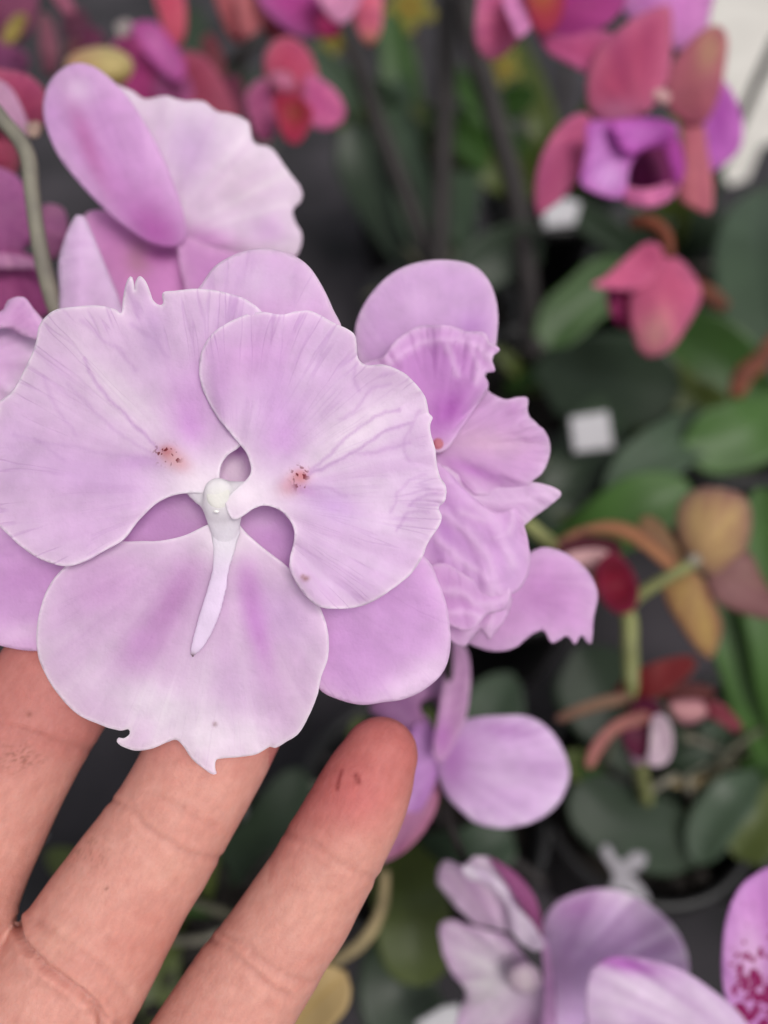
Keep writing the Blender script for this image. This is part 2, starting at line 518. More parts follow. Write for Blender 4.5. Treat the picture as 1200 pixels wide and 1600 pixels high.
# ------------------------------------------------------------------ potted orchid plants behind
def leaf_material(name, rgb, rib):
    m, nt, N, L = nodes_of(name)
    out = N.new('ShaderNodeOutputMaterial')
    at = N.new('ShaderNodeAttribute'); at.attribute_name = 'pv'
    sx = N.new('ShaderNodeSeparateXYZ'); L.new(at.outputs['Vector'], sx.inputs[0])
    tc = N.new('ShaderNodeTexCoord')
    no = N.new('ShaderNodeTexNoise'); no.inputs['Scale'].default_value = 45; no.inputs['Detail'].default_value = 4
    L.new(tc.outputs['Object'], no.inputs['Vector'])
    ab = N.new('ShaderNodeMath'); ab.operation = 'ABSOLUTE'; L.new(sx.outputs[0], ab.inputs[0])
    mr = N.new('ShaderNodeMapRange'); mr.inputs[1].default_value = 0.0; mr.inputs[2].default_value = 0.1; mr.inputs[3].default_value = 1; mr.inputs[4].default_value = 0
    L.new(ab.outputs[0], mr.inputs[0])
    c = lin(rgb) * .66
    mx = N.new('ShaderNodeMix'); mx.data_type = 'RGBA'
    mx.inputs['A'].default_value = (*(c * 0.6), 1); mx.inputs['B'].default_value = (*(c * 1.3), 1)
    L.new(no.outputs[0], mx.inputs['Factor'])
    m2 = N.new('ShaderNodeMix'); m2.data_type = 'RGBA'; m2.inputs['B'].default_value = (*lin(rib), 1)
    mm = N.new('ShaderNodeMath'); mm.operation = 'MULTIPLY'; mm.inputs[1].default_value = 0.6; L.new(mr.outputs[0], mm.inputs[0])
    L.new(mm.outputs[0], m2.inputs['Factor']); L.new(mx.outputs['Result'], m2.inputs['A'])
    pb = N.new('ShaderNodeBsdfPrincipled'); L.new(m2.outputs['Result'], pb.inputs['Base Color'])
    pb.inputs['Roughness'].default_value = 0.45; pb.inputs['Specular IOR Level'].default_value = 0.28
    tr = N.new('ShaderNodeBsdfTranslucent'); L.new(m2.outputs['Result'], tr.inputs['Color'])
    ms = N.new('ShaderNodeMixShader'); ms.inputs[0].default_value = 0.12
    L.new(pb.outputs[0], ms.inputs[1]); L.new(tr.outputs[0], ms.inputs[2])
    L.new(ms.outputs[0], out.inputs['Surface'])
    return m


LM = {'dark': leaf_material('dark_leaf', (52, 66, 50), (44, 54, 44)),
      'green': leaf_material('green_leaf', (58, 90, 38), (48, 70, 36)),
      'bright': leaf_material('bright_leaf', (72, 108, 48), (60, 84, 46)),
      'grey': leaf_material('grey_green_leaf', (74, 92, 72), (70, 84, 70)),
      'olive': leaf_material('olive_leaf', (84, 96, 46), (60, 70, 36)),
      'yellow': leaf_material('yellow_leaf', (196, 168, 118), (150, 120, 60))}


def leaf(parent, pts, kind='green', name='leaf', fold=0.22, tip=1.0, label=None, wave=0.10):
    """strap leaf; pts: (px, py, d, half width px)"""
    c = catmull(pts, 14, closed=False)
    W = PN(c[:, 0], c[:, 1], c[:, 2]); hw = c[:, 3] / FPX * c[:, 2]
    n = len(W); s_ = np.linspace(0, 1, n)
    prof = np.minimum(1, np.sqrt(np.clip((1 - s_) / 0.22, 0, 1) * (2 - np.clip((1 - s_) / 0.22, 0, 1)))) if tip else np.ones(n)
    prof *= 0.45 + 0.55 * np.clip(s_ / 0.3, 0, 1)
    prof = prof ** 1.25 * (1 + wave * (fbm(s_ * 5 + pts[0][0] * .13, s_ * 0 + pts[-1][1] * .1, 5) - .5) * 2)
    m = 10; verts = []; pv = []
    for i in range(n):
        t = W[min(i + 1, n - 1)] - W[max(i - 1, 0)]; t /= np.linalg.norm(t) + 1e-12
        view = W[i] - CAMP; view /= np.linalg.norm(view)
        s = np.cross(t, view); s /= np.linalg.norm(s) + 1e-9; u = np.cross(s, t)
        if u @ view > 0: u = -u
        for k in range(m + 1):
            v = k / m * 2 - 1
            w = hw[i] * prof[i]
            verts.append(W[i] + s * v * w + u * (abs(v) ** 1.3 * fold * w - 0.15 * fold * w))
            pv.append((v, s_[i], 0))
    faces = [(i * (m + 1) + k, i * (m + 1) + k + 1, (i + 1) * (m + 1) + k + 1, (i + 1) * (m + 1) + k) for i in range(n - 1) for k in range(m)]
    o = link_mesh(name, verts, faces, LM[kind], parent, True, {'pv': ('FLOAT_VECTOR', pv)})
    solidify(o, 0.0012, 0)
    if label: o['label'] = label
    return o


def lathe(name, prof, mat, parent, seg=40, loc=Vector((0, 0, 0))):
    verts = []; faces = []
    for r_, z_ in prof:
        for k in range(seg):
            a = 2 * math.pi * k / seg
            verts.append((loc.x + r_ * math.cos(a), loc.y + r_ * math.sin(a), loc.z + z_))
    for i in range(len(prof) - 1):
        for k in range(seg):
            k2 = (k + 1) % seg
            faces.append((i * seg + k, i * seg + k2, (i + 1) * seg + k2, (i + 1) * seg + k))
    return link_mesh(name, verts, faces, mat, parent, True)


def pot_plant(px, py, label, leaves, rad=0.05, h=0.09, name='potted_orchid', stems=(), seed=0, fill=11):
    base = G(px, py, h); base.z = 0
    e = empty(name, base, label, 'plant', 'potted orchids standing behind the flowers')
    lathe('pot', [(0.001, 0.0), (rad * 0.72, 0.0), (rad * 0.74, 0.004), (rad * 0.95, h - 0.012), (rad * 1.04, h - 0.012), (rad * 1.04, h),
                  (rad * 0.97, h), (rad * 0.93, h - 0.014), (rad * 0.9, h - 0.016)], M_BLACK, e, loc=base)
    # bark chips filling the pot
    rr = random.Random(seed)
    bm = bmesh.new()
    for i in range(70):
        a = rr.uniform(0, 6.28); q = rad * 0.88 * math.sqrt(rr.random())
        s = rr.uniform(0.004, 0.008)
        mt = Matrix.Translation((base.x + q * math.cos(a), base.y + q * math.sin(a), h - 0.018 + rr.uniform(0, 0.006))) @ \
            Matrix.Rotation(rr.uniform(0, 6), 4, Vector((rr.random(), rr.random(), rr.random() + .1)).normalized()) @ \
            Matrix.Diagonal((s, s * 0.7, s * 0.5, 1))
        bmesh.ops.create_icosphere(bm, subdivisions=1, radius=1, matrix=mt)
    me = bpy.data.meshes.new('bark'); bm.to_mesh(me); bm.free(); me.materials.append(M_BARK)
    bo = bpy.data.objects.new('bark', me); COL.objects.link(bo); bo.parent = e; bo.matrix_parent_inverse = Matrix.Translation(-e.location)
    lathe('bark_bed', [(0.0005, h - 0.02), (rad * 0.9, h - 0.02)], M_BARK, e, loc=base)
    for lf in leaves: leaf(e, lf[0], lf[1])
    for st in stems: tube('flower_stem', st[0], st[1], e)
    dd = GD(px, py, h); un = .43 / dd
    for i in range(fill):
        a = rr.uniform(-1.5, 1.5); Ln = rr.uniform(70, 170) * un; bx = px + rr.uniform(-70, 70) * un; by = py + rr.uniform(-30, 40) * un
        q1 = (bx + Ln * .5 * math.sin(a) + rr.uniform(-25, 25), by - Ln * .5 * math.cos(a) + rr.uniform(-20, 20)); q2 = (bx + Ln * math.sin(a), by - Ln * math.cos(a) * .8)
        if i % 3 == 0:
            w = rr.uniform(14, 24) * un
            leaf(e, [(bx, by, dd, w * .6), (q1[0], q1[1], dd * .96, w), (q2[0], q2[1], dd * .95, w * .5)], rr.choice(['dark', 'olive', 'green', 'grey']))
        else:
            tube('aerial_root', [(bx, by, dd * 1.01, 5 * un), (q1[0], q1[1], dd * .965, 4.5 * un), (q2[0], q2[1], dd * .97, 3 * un)], rr.choice([M_STEMGREY, M_STEMDARK, M_ROOTDULL]), e, seg=8)
    return e


pot_plant(688, 470, 'potted orchid with dark bare stems rising to the top behind the right lavender sepal',
          [([(688, 450, .56, 24), (650, 330, .58, 30), (625, 190, .60, 28), (610, 100, .63, 20)], 'grey'),
           ([(690, 445, .56, 24), (715, 350, .57, 26), (725, 260, .60, 22), (728, 200, .62, 14)], 'grey'),
           ([(680, 450, .58, 34), (620, 360, .6, 36), (575, 270, .62, 44), (545, 190, .62, 30)], 'dark'),
           ([(700, 450, .50, 34), (780, 400, .50, 40), (850, 380, .49, 36)], 'dark')],
          stems=[([(684, 450, .52, 17), (690, 300, .52, 16), (697, 120, .53, 17), (703, -60, .53, 17)], M_STEMDARK),
                 ([(680, 440, .53, 13), (640, 320, .53, 14), (590, 190, .52, 14), (540, 40, .5, 13), (520, -60, .5, 13)], M_STEMDARK)], seed=1)
pot_plant(835, 590, 'potted orchid with one dark curved stem, beside the white tag under the hooked pink sepal',
          [([(840, 560, .47, 40), (900, 590, .45, 66), (980, 600, .43, 76), (1065, 610, .42, 44)], 'dark'),
           ([(850, 560, .47, 36), (880, 500, .47, 42), (950, 440, .47, 40), (990, 420, .47, 25)], 'green')],
          stems=[([(835, 560, .47, 17), (825, 440, .49, 16), (805, 300, .5, 17), (770, 170, .5, 18), (735, 40, .5, 19), (725, -60, .5, 19)], M_STEMDARK)], seed=2)
pot_plant(1120, 650, 'potted orchid with broad green leaves at the right edge below the hanging pink flower',
          [([(1120, 640, .43, 36), (1060, 690, .40, 42), (1000, 730, .39, 40), (950, 790, .38, 26)], 'grey'),
           ([(1230, 620, .41, 40), (1180, 670, .40, 56), (1110, 690, .40, 52), (1065, 690, .40, 30)], 'bright'),
           ([(1200, 620, .43, 40), (1120, 560, .43, 56), (1040, 520, .44, 52), (990, 500, .45, 26)], 'green'),
           ([(1230, 560, .43, 40), (1190, 470, .44, 64), (1180, 380, .46, 60), (1190, 300, .5, 30)], 'grey'),
           ([(1150, 650, .43, 34), (1080, 620, .42, 30), (1010, 560, .43, 26)], 'olive')], seed=3)
pot_plant(1010, 1240, 'potted orchid in a black pot below the maroon and white flower',
          [([(1000, 1220, .34, 30), (960, 1130, .34, 60), (930, 1060, .345, 68), (905, 1010, .35, 30)], 'dark'),
           ([(1010, 1240, .34, 28), (1060, 1190, .34, 44), (1110, 1130, .34, 44)], 'dark'),
           ([(1120, 1330, .33, 30), (1040, 1310, .325, 56), (960, 1280, .32, 60), (900, 1220, .32, 40)], 'dark'),
           ([(1030, 1260, .34, 30), (1100, 1270, .335, 40), (1160, 1230, .33, 40)], 'dark')], seed=4, rad=0.042)
pot_plant(1230, 1190, 'potted orchid with upright strap leaves at the right edge behind the maroon flowers',
          [([(1200, 1200, .33, 30), (1180, 1080, .32, 44), (1150, 960, .32, 48), (1120, 860, .33, 30)], 'bright'),
           ([(1230, 1200, .33, 30), (1220, 1060, .31, 40), (1200, 900, .31, 44), (1190, 760, .32, 30)], 'bright'),
           ([(1190, 1210, .33, 26), (1150, 1240, .32, 34), (1110, 1290, .32, 34), (1090, 1350, .32, 20)], 'grey'),
           ([(1240, 1220, .33, 26), (1190, 1280, .32, 40), (1150, 1340, .32, 38)], 'olive')], seed=5, rad=0.045)
pot_plant(790, 850, 'potted orchid with mid green leaves beside the square white tag',
          [([(860, 850, .40, 30), (930, 830, .38, 44), (1010, 790, .37, 50), (1080, 760, .37, 30)], 'bright'),
           ([(840, 840, .41, 28), (880, 760, .41, 40), (920, 690, .42, 44), (960, 620, .44, 30)], 'dark'),
           ([(800, 850, .41, 28), (850, 800, .40, 34), (900, 790, .40, 30)], 'dark')], seed=6)
pot_plant(660, 1260, 'potted orchid with dim green leaves behind the round lilac petal and the little finger',
          [([(640, 1330, .33, 34), (720, 1340, .30, 40), (800, 1300, .30, 40)], 'grey'),
           ([(620, 1300, .33, 36), (640, 1400, .28, 58), (650, 1480, .27, 62), (655, 1540, .27, 40)], 'olive'),
           ([(640, 1250, .34, 36), (740, 1160, .33, 50), (780, 1090, .33, 46), (800, 1050, .33, 26)], 'grey'),
           ([(650, 1400, .31, 30), (620, 1540, .29, 60), (660, 1640, .29, 60)], 'dark')], seed=7)
pot_plant(300, 1420, 'potted orchid standing under the hand, seen between the fingers',
          [([(300, 1400, .33, 30), (240, 1460, .31, 44), (230, 1560, .30, 50), (250, 1640, .3, 30)], 'olive'),
           ([(320, 1380, .33, 30), (430, 1290, .32, 44), (470, 1200, .32, 30)], 'dark')], seed=8)
# far clump at the top
random.seed(11)
for (bx, by, lab, kinds) in [(640, 250, 'far potted orchid with narrow upright leaves at the top centre', ['olive', 'grey', 'green']),
                             (860, 300, 'far potted orchid with olive leaves left of the magenta cup flower', ['olive', 'green', 'dark']),
                             (330, 260, 'far potted orchid with dim leaves behind the pink blooms at top left', ['dark', 'green', 'dark']),
                             (1030, 420, 'far potted orchid behind the hanging pink flower', ['dark', 'olive', 'dark'])]:
    d0 = GD(bx, by, 0.09)
    lv = []
    for i in range(7):
        a = random.uniform(-1.1, 1.1); Ln = random.uniform(150, 300) * 0.55 / d0 * 1.15
        w = random.uniform(20, 34)
        tx, ty = bx + Ln * math.sin(a), by - Ln * math.cos(a) * 0.9
        lv.append(([(bx, by, d0, w * .7), (bx * .6 + tx * .4 + random.uniform(-14, 14), by * .6 + ty * .4, d0 * .93, w), (tx, ty, d0 * random.uniform(.86, .98), w * .7)], random.choice(kinds)))
    pot_plant(bx, by, lab, lv, seed=bx)

# small yellow blooms far at the top
def small_bloom(px, py, d, r, lab):
    e = empty('yellow_flower', P(px, py, d), lab, 'flower', 'small yellow flowers at the top')
    for k in range(5):
        a = k * 2 * math.pi / 5 + 0.4
        ca, sa = math.cos(a), math.sin(a)
        o = [(px + r * (u * ca - v * sa), py + r * (u * sa + v * ca)) for u, v in [(0.05, 0), (0.4, -.3), (.85, -.28), (1.05, 0), (.85, .28), (.4, .3)]]
        petal('petal', e, o, d, (126, 116, 40), (140, 132, 56), base=(px, py), veins=0, cup=1.0, step=5, seed=k)
    blob('column', px, py, d - .001, r * .2, r * .2, 2, M_PETAL, e, colr=(170, 120, 40))
small_bloom(785, 105, .60, 30, 'small yellow bloom under the pink sepal at the top')
small_bloom(640, 10, .62, 42, 'yellow green bloom at the top edge left of the dark stem')
small_bloom(522, 65, .60, 24, 'dull yellow bloom below the magenta flower at the top')

# tags, clips, rings
def slab(name, outline, d, label, cat, mat=M_WHITE, t=0.0008, g=(0, 0), group=None):
    outline = [tuple(np.array(p) * (1 - w_) + np.array(outline[(k_ + 1) % len(outline)]) * w_) for k_, p in enumerate(outline) for w_ in (0.0, .04, .5, .96)] if len(outline) < 7 else outline
    o = petal(name, None, outline, d, (200, 200, 200), step=6, thick=t, mat=mat, g=g, veins=0)
    return tag(o, label, cat, group)
slab('plant_tag', [(845, 326), (882, 309), (907, 318), (898, 350), (852, 356)], .46, 'small white tag below the hooked pink sepal', 'tag')
slab('plant_tag', [(890, 652), (949, 643), (958, 700), (897, 707)], .40, 'square white tag among the dark leaves right of the ruffled flower', 'tag')
slab('plant_tag', [(650, 1598), (690, 1574), (716, 1569), (724, 1590), (728, 1640), (655, 1640)], .27, 'white tag at the bottom edge below the ragged lilac flower', 'tag')
slab('plant_clip', [(938, 1330), (950, 1320), (968, 1346), (990, 1332), (1010, 1336), (1002, 1358), (984, 1364), (998, 1378), (1014, 1404), (996, 1408), (972, 1390), (952, 1392), (958, 1366)], .30,
     'small white butterfly clip above the round lilac sepal', 'clip', M_CLIP)
t1 = tube('plant_clip', [(440, 1215, .33, 6), (452, 1262, .33, 9), (430, 1300, .33, 10), (395, 1300, .33, 9), (378, 1262, .33, 6)], M_CLIP); tag(t1, 'grey curved plastic clip seen between the ring finger and little finger', 'clip')
t2 = tube('plant_clip', [(50, 1318, .3, 7), (62, 1304, .3, 10), (68, 1310, .3, 6)], M_WHITE); tag(t2, 'tiny white clip between the two leftmost fingers', 'clip')
slab('leaf_litter', [(700, 1520), (705, 1521), (703, 1525)], .3, 'scrap of leaf litter', 'litter') if False else None
t3 = tube('aerial_root', [(602, 1360, .24, 7), (596, 1420, .235, 9), (566, 1472, .23, 10), (520, 1504, .23, 9), (480, 1530, .235, 8)], M_ROOT); tag(t3, 'tan aerial root curving beside the little finger', 'root')
lf = leaf(None, [(440, 1620, .21, 34), (480, 1578, .208, 44), (515, 1545, .205, 40), (540, 1518, .205, 20)], 'yellow', 'fallen_leaf'); tag(lf, 'withered yellow leaf beside the little finger at the bottom', 'leaf')
t4 = tube('plant_support', [(1215, 60, .7, 9), (1165, 170, .7, 8), (1122, 268, .7, 8)], M_STEMDARK); tag(t4, 'thin dark support leaning in front of the pale path', 'stake')
for (pts, lb) in [([(1150, 620, .38, 10), (1160, 590, .38, 16), (1190, 560, .38, 14), (1215, 520, .38, 8)], 'orange brown dry bract at the right edge above the bright leaf'),
                  ([(1080, 440, .42, 8), (1110, 462, .42, 13), (1135, 480, .42, 8)], 'orange brown dry bract right of the hanging pink flower')]:
    tag(tube('dry_bract', pts, M_RUST, flat=.5), lb, 'bract')
b = blob('flower_bud', 1098, 1276, .33, 27, 20, 6, M_PETAL, ang=10, colr=(150, 122, 100)); tag(b, 'round tan bud low at the right among the leaves', 'bud')
tw = tube('dry_twig', [(1040, 1215, .33, 8), (1080, 1225, .33, 9), (1120, 1212, .33, 8), (1140, 1240, .33, 7)], M_ROOT); tag(tw, 'short dry tan stem above the round tan bud', 'stem')
tw = tube('dry_twig', [(850, 1380, .31, 9), (780, 1330, .31, 10), (720, 1300, .31, 9), (640, 1240, .32, 8)], M_STEMDARK); tag(tw, 'dark fallen stem below the round lilac petal', 'stem')


# ================================================================== background flowers
def flower(name, px, py, d, label, parts, group='orchid flowers', cat='orchid'):
    e = empty(name, P(px, py, d), label, cat, group)
    for i, p in enumerate(parts):
        kind, outl, dd, col = p[:4]
        kw = dict(p[4]) if len(p) > 4 else {}
        kw.setdefault('seed', i + int(px) % 50)
        kw.setdefault('base', (px, py)); kw.setdefault('step', 7)
        if d > .22:
            dk = lambda c_: tuple(int(v_ * f_) for v_, f_ in zip(c_, (1.0, .90, .95)))
            col = dk(col)
            if 'edge' in kw: kw['edge'] = dk(kw['edge'])
        if d > .16:
            kw['cup'] = kw.get('cup', 1.0) * 1.8; kw.setdefault('fold', (3.0 if i % 2 else -3.0)); kw.setdefault('streak', .5)
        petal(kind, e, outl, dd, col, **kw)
    return e


PALE = (222, 206, 226)
# ---- E: dark pink blooms at the left edge
flower('orchid_flower', -10, 330, .175, 'mauve pink orchid at the left edge behind the grey stem', [
    ('petal', [(-60, 255), (0, 262), (35, 285), (48, 330), (50, 375), (20, 398), (-60, 405)], .176, (178, 104, 160), dict(edge=(196, 120, 176), cup=2)),
    ('petal', [(-30, 380), (0, 385), (50, 400), (78, 430), (82, 480), (50, 500), (-30, 470)], .178, (150, 66, 122), dict(edge=(176, 90, 150), cup=2)),
    ('sepal', [(66, 322), (98, 326), (106, 360), (88, 404), (70, 400), (60, 360)], .18, (186, 120, 164), dict()),
    ('lip', [(-30, 398), (10, 396), (48, 404), (70, 418), (30, 420), (-30, 416)], .174, (196, 140, 180), dict(cup=-1))])
flower('orchid_flower', 10, 180, .185, 'crimson pink orchid at the left edge above the bend of the grey stem', [
    ('sepal', [(-40, 108), (10, 110), (45, 118), (68, 140), (74, 168), (62, 204), (30, 196), (-30, 180)], .188, (166, 62, 100), dict(edge=(190, 90, 130), cup=2)),
    ('petal', [(-30, 125), (5, 128), (25, 150), (46, 200), (40, 216), (0, 196), (-30, 190)], .184, (206, 160, 192), dict(cup=1)),
    ('petal', [(-40, 190), (0, 195), (28, 226), (30, 262), (10, 290), (-40, 275)], .187, (158, 46, 86), dict(edge=(180, 100, 120), cup=2)),
    ('lip', [(40, 196), (60, 190), (66, 204), (58, 214), (46, 212)], .18, (190, 160, 150), dict())])
flower('orchid_flower', 30, 40, .30, 'dusky purple orchid in the top left corner', [
    ('petal', [(-40, -30), (50, -30), (58, 20), (40, 60), (0, 70), (-40, 60)], .305, (128, 70, 100), dict(edge=(150, 90, 120), cup=3)),
    ('petal', [(-40, 60), (20, 70), (45, 90), (30, 120), (-40, 115)], .31, (110, 50, 96), dict(edge=(150, 90, 130), cup=3)),
    ('sepal', [(62, 20), (82, 34), (92, 80), (86, 116), (72, 118), (62, 80)], .31, (140, 94, 108), dict(cup=2)),
    ('sepal', [(76, -30), (100, -20), (118, 18), (102, 22), (84, 2)], .30, (170, 110, 130), dict()),
    ('lip', [(4, 64), (10, 40), (30, 20), (42, 28), (34, 50), (18, 68)], .295, (164, 160, 84), dict(cup=-2))])
# ---- F
flower('orchid_flower', 255, 120, .30, 'magenta orchid with a pale lilac streak behind the top left lavender flower', [
    ('petal', [(172, 78), (198, 52), (225, 80), (250, 115), (262, 160), (240, 192), (205, 165), (185, 120)], .302, (158, 46, 118), dict(edge=(180, 80, 140), cup=2)),
    ('petal', [(206, 40), (240, 34), (272, 68), (290, 104), (276, 128), (245, 104), (216, 66)], .296, (208, 146, 200), dict(edge=(190, 90, 170), cup=-2)),
    ('petal', [(236, 98), (285, 112), (306, 150), (300, 180), (260, 180), (238, 140)], .30, (176, 100, 152), dict(cup=2)),
    ('sepal', [(282, 82), (318, 88), (345, 122), (368, 168), (366, 200), (310, 196), (280, 160), (276, 116)], .304, (152, 62, 88), dict(edge=(176, 96, 120), cup=2)),
    ('sepal', [(238, -30), (278, -30), (291, 20), (286, 64), (268, 74), (252, 36)], .305, (198, 74, 104), dict(edge=(210, 110, 130), cup=2)),
    ('column', [(180, 40), (196, 30), (208, 38), (204, 54), (188, 58)], .297, (176, 184, 172), dict())])
eb = blob('flower_bud', 155, 104, .26, 54, 31, 9, M_PETAL, ang=4, colr=lambda n, nu: np.array([lin((202, 184, 128)) * (1 - k) + lin((206, 140, 120)) * k for k in [float(np.clip((j // nu) / 16 * 1.6 - 0.7, 0, 1)) for j in range(n)]]), taper=.15)
tag(eb, 'pale yellow bud behind the tip of the top left sepal', 'bud')
# ---- salmon + G + H
flower('orchid_flower', 385, 30, .32, 'salmon pink orchid seen from behind at the top left of centre', [
    ('sepal', [(332, -30), (372, -30), (392, 20), (384, 62), (366, 66), (346, 30)], .325, (186, 112, 114), dict(cup=2)),
    ('petal', [(368, -30), (420, -30), (428, 10), (408, 44), (380, 60), (372, 20)], .318, (196, 122, 120), dict(edge=(206, 140, 140), cup=2)),
    ('sepal', [(405, 20), (440, 30), (470, 50), (450, 64), (420, 60)], .326, (170, 96, 108), dict())])
flower('orchid_flower', 510, 20, .30, 'vivid magenta orchid cut off by the top edge left of the dark stems', [
    ('petal', [(398, -40), (470, -40), (520, -20), (530, 30), (510, 52), (470, 58), (430, 34), (404, 4)], .304, (182, 60, 152), dict(edge=(206, 130, 196), cup=3, blobs=[(512, 34, 30, 24, 0, (140, 24, 84), .9)])),
    ('petal', [(484, -40), (566, -40), (558, 10), (534, 36), (512, 22)], .297, (216, 166, 198), dict(cup=-2)),
    ('sepal', [(548, -40), (592, -40), (598, 14), (594, 52), (578, 72), (562, 56), (550, 16)], .303, (206, 96, 130), dict(edge=(220, 140, 160), cup=2, blobs=[(578, 64, 20, 14, 0, (206, 160, 120), .7)])),
    ('lip', [(495, 26), (520, 24), (534, 40), (520, 60), (498, 56)], .295, (150, 30, 92), dict())])
flower('orchid_flower', 455, 140, .28, 'crimson pink orchid with a dark red lip above the top left lavender flower', [
    ('sepal', [(414, 84), (436, 60), (464, 62), (488, 90), (496, 126), (476, 158), (440, 152), (416, 122)], .284, (190, 74, 108), dict(edge=(206, 110, 140), cup=2)),
    ('petal', [(478, 118), (508, 128), (534, 156), (538, 184), (514, 202), (488, 196), (472, 164)], .281, (186, 76, 146), dict(edge=(214, 130, 176), cup=2)),
    ('petal', [(384, 150), (408, 124), (440, 140), (434, 186), (420, 222), (402, 216), (390, 188)], .282, (152, 66, 120), dict(edge=(196, 120, 160), cup=2)),
    ('lip', [(428, 150), (464, 148), (488, 172), (482, 200), (464, 224), (446, 216), (434, 190)], .276, (164, 54, 66), dict(edge=(176, 50, 90), cup=-2, blobs=[(462, 176, 16, 16, 0, (150, 70, 50), .8)])),
    ('column', [(420, 118), (446, 112), (462, 130), (450, 148), (426, 144)], .274, (206, 136, 166), dict(cup=2))])
# ---- I
flower('orchid_flower', 850, 20, .25, 'pink orchid with an orange red lip cut off by the top edge', [
    ('sepal', [(758, -40), (815, -40), (806, 10), (816, 50), (792, 82), (768, 94), (748, 80), (741, 46)], .254, (200, 96, 144), dict(edge=(216, 140, 176), cup=2)),
    ('petal', [(786, -10), (820, -40), (848, -20), (838, 30), (812, 58), (798, 36)], .249, (216, 156, 204), dict(cup=-2)),
    ('petal', [(862, -40), (974, -40), (976, 6), (952, 36), (906, 62), (870, 58), (852, 30)], .25, (164, 48, 132), dict(edge=(190, 90, 165), cup=2)),
    ('sepal', [(834, 36), (870, 56), (928, 48), (966, 58), (970, 90), (930, 116), (886, 98), (852, 76)], .254, (176, 62, 118), dict(edge=(200, 110, 160), cup=2)),
    ('lip', [(812, -40), (872, -40), (882, 10), (864, 48), (838, 48), (824, 14)], .246, (172, 66, 60), dict(edge=(170, 50, 90), cup=-2, blobs=[(846, -4, 20, 18, 0, (180, 96, 56), .8)]))])
flower('orchid_flower', 1085, 110, .27, 'brownish pink orchid seen from behind, in front of the pale path', [
    ('petal', [(960, -40), (1108, -40), (1110, 20), (1088, 78), (1040, 70), (990, 40)], .276, (206, 142, 208), dict(edge=(220, 170, 220), cup=3)),
    ('sepal', [(1094, 50), (1120, 40), (1136, 58), (1133, 104), (1122, 152), (1100, 192), (1066, 190), (1038, 156), (1044, 112), (1066, 78)], .266, (172, 104, 112), dict(edge=(190, 116, 134), cup=3, blobs=[(1108, 78, 20, 34, 10, (190, 150, 120), .8), (1080, 150, 26, 30, 0, (150, 70, 84), .5)])),
    ('sepal', [(1066, 186), (1096, 192), (1106, 240), (1114, 290), (1110, 332), (1086, 326), (1060, 306), (1066, 250)], .268, (184, 106, 122), dict(edge=(200, 130, 140), cup=2)),
    ('petal', [(1122, 124), (1146, 148), (1160, 190), (1156, 232), (1132, 256), (1106, 268), (1094, 230), (1104, 170)], .274, (196, 104, 206), dict(edge=(210, 140, 216), cup=2, blobs=[(1120, 190, 18, 40, 20, (160, 50, 160), .6)]))])
flower('orchid_flower', 1000, 200, .245, 'magenta orchid with a dark open cup and hooked sepal at the top right', [
    ('sepal', [(1030, 10), (1048, 14), (1050, 60), (1045, 112), (1030, 152), (1002, 182), (960, 194), (930, 184), (917, 152), (921, 108), (942, 70), (985, 32)], .246, (186, 80, 122), dict(edge=(212, 130, 164), cup=3, blobs=[(960, 176, 40, 20, 0, (206, 130, 170), .8)], veins=.8, vk=16)),
    ('sepal', [(922, 182), (898, 180), (868, 205), (844, 250), (835, 300), (841, 337), (856, 328), (884, 306), (908, 268), (920, 226)], .250, (180, 80, 128), dict(edge=(206, 120, 160), cup=3)),
    ('lip', [(985, 235), (1010, 212), (1045, 205), (1062, 240), (1064, 276), (1050, 298), (1014, 306), (984, 296)], .252, (104, 26, 78), dict(edge=(140, 46, 120), cup=3)),
    ('petal', [(918, 192), (958, 188), (1008, 184), (1046, 190), (1060, 204), (1036, 226), (1002, 236), (984, 262), (976, 304), (950, 308), (912, 292), (906, 280), (916, 230)], .243, (200, 124, 210), dict(edge=(190, 90, 190), edgew=10, cup=-2, blobs=[(950, 276, 34, 30, 0, (222, 170, 226), .9), (934, 230, 14, 40, 0, (214, 150, 218), .7)])),  # pale blobs paint a highlight on the left panel
    ('petal', [(958, 190), (1010, 186), (1050, 192), (1044, 212), (1012, 230), (984, 240), (966, 222)], .2405, (206, 130, 214), dict(edge=(184, 84, 186), edgew=8, cup=-1, fold=2)),
    ('petal', [(1012, 196), (1046, 196), (1062, 222), (1070, 262), (1060, 292), (1050, 262), (1036, 226)], .242, (160, 50, 150), dict(edge=(184, 80, 180), cup=2)),
    ('petal', [(972, 290), (1008, 296), (1052, 284), (1060, 294), (1044, 314), (1016, 324), (984, 320), (968, 306)], .242, (204, 116, 174), dict(edge=(216, 140, 186))),
    ('column', [(1020, 144), (1036, 138), (1048, 150), (1042, 164), (1026, 162)], .24, (206, 180, 176), dict())])
flower('orchid_flower', 330, 150, .33, 'dim rose orchid in shade between the magenta streaked flower and the crimson one', [  # shade is put into these dark petal colours
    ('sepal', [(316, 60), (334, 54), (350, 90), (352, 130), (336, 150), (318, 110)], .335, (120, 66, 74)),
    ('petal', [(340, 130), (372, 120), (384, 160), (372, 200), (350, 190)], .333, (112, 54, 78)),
    ('lip', [(326, 140), (346, 140), (356, 170), (338, 186), (322, 168)], .328, (130, 70, 84))])
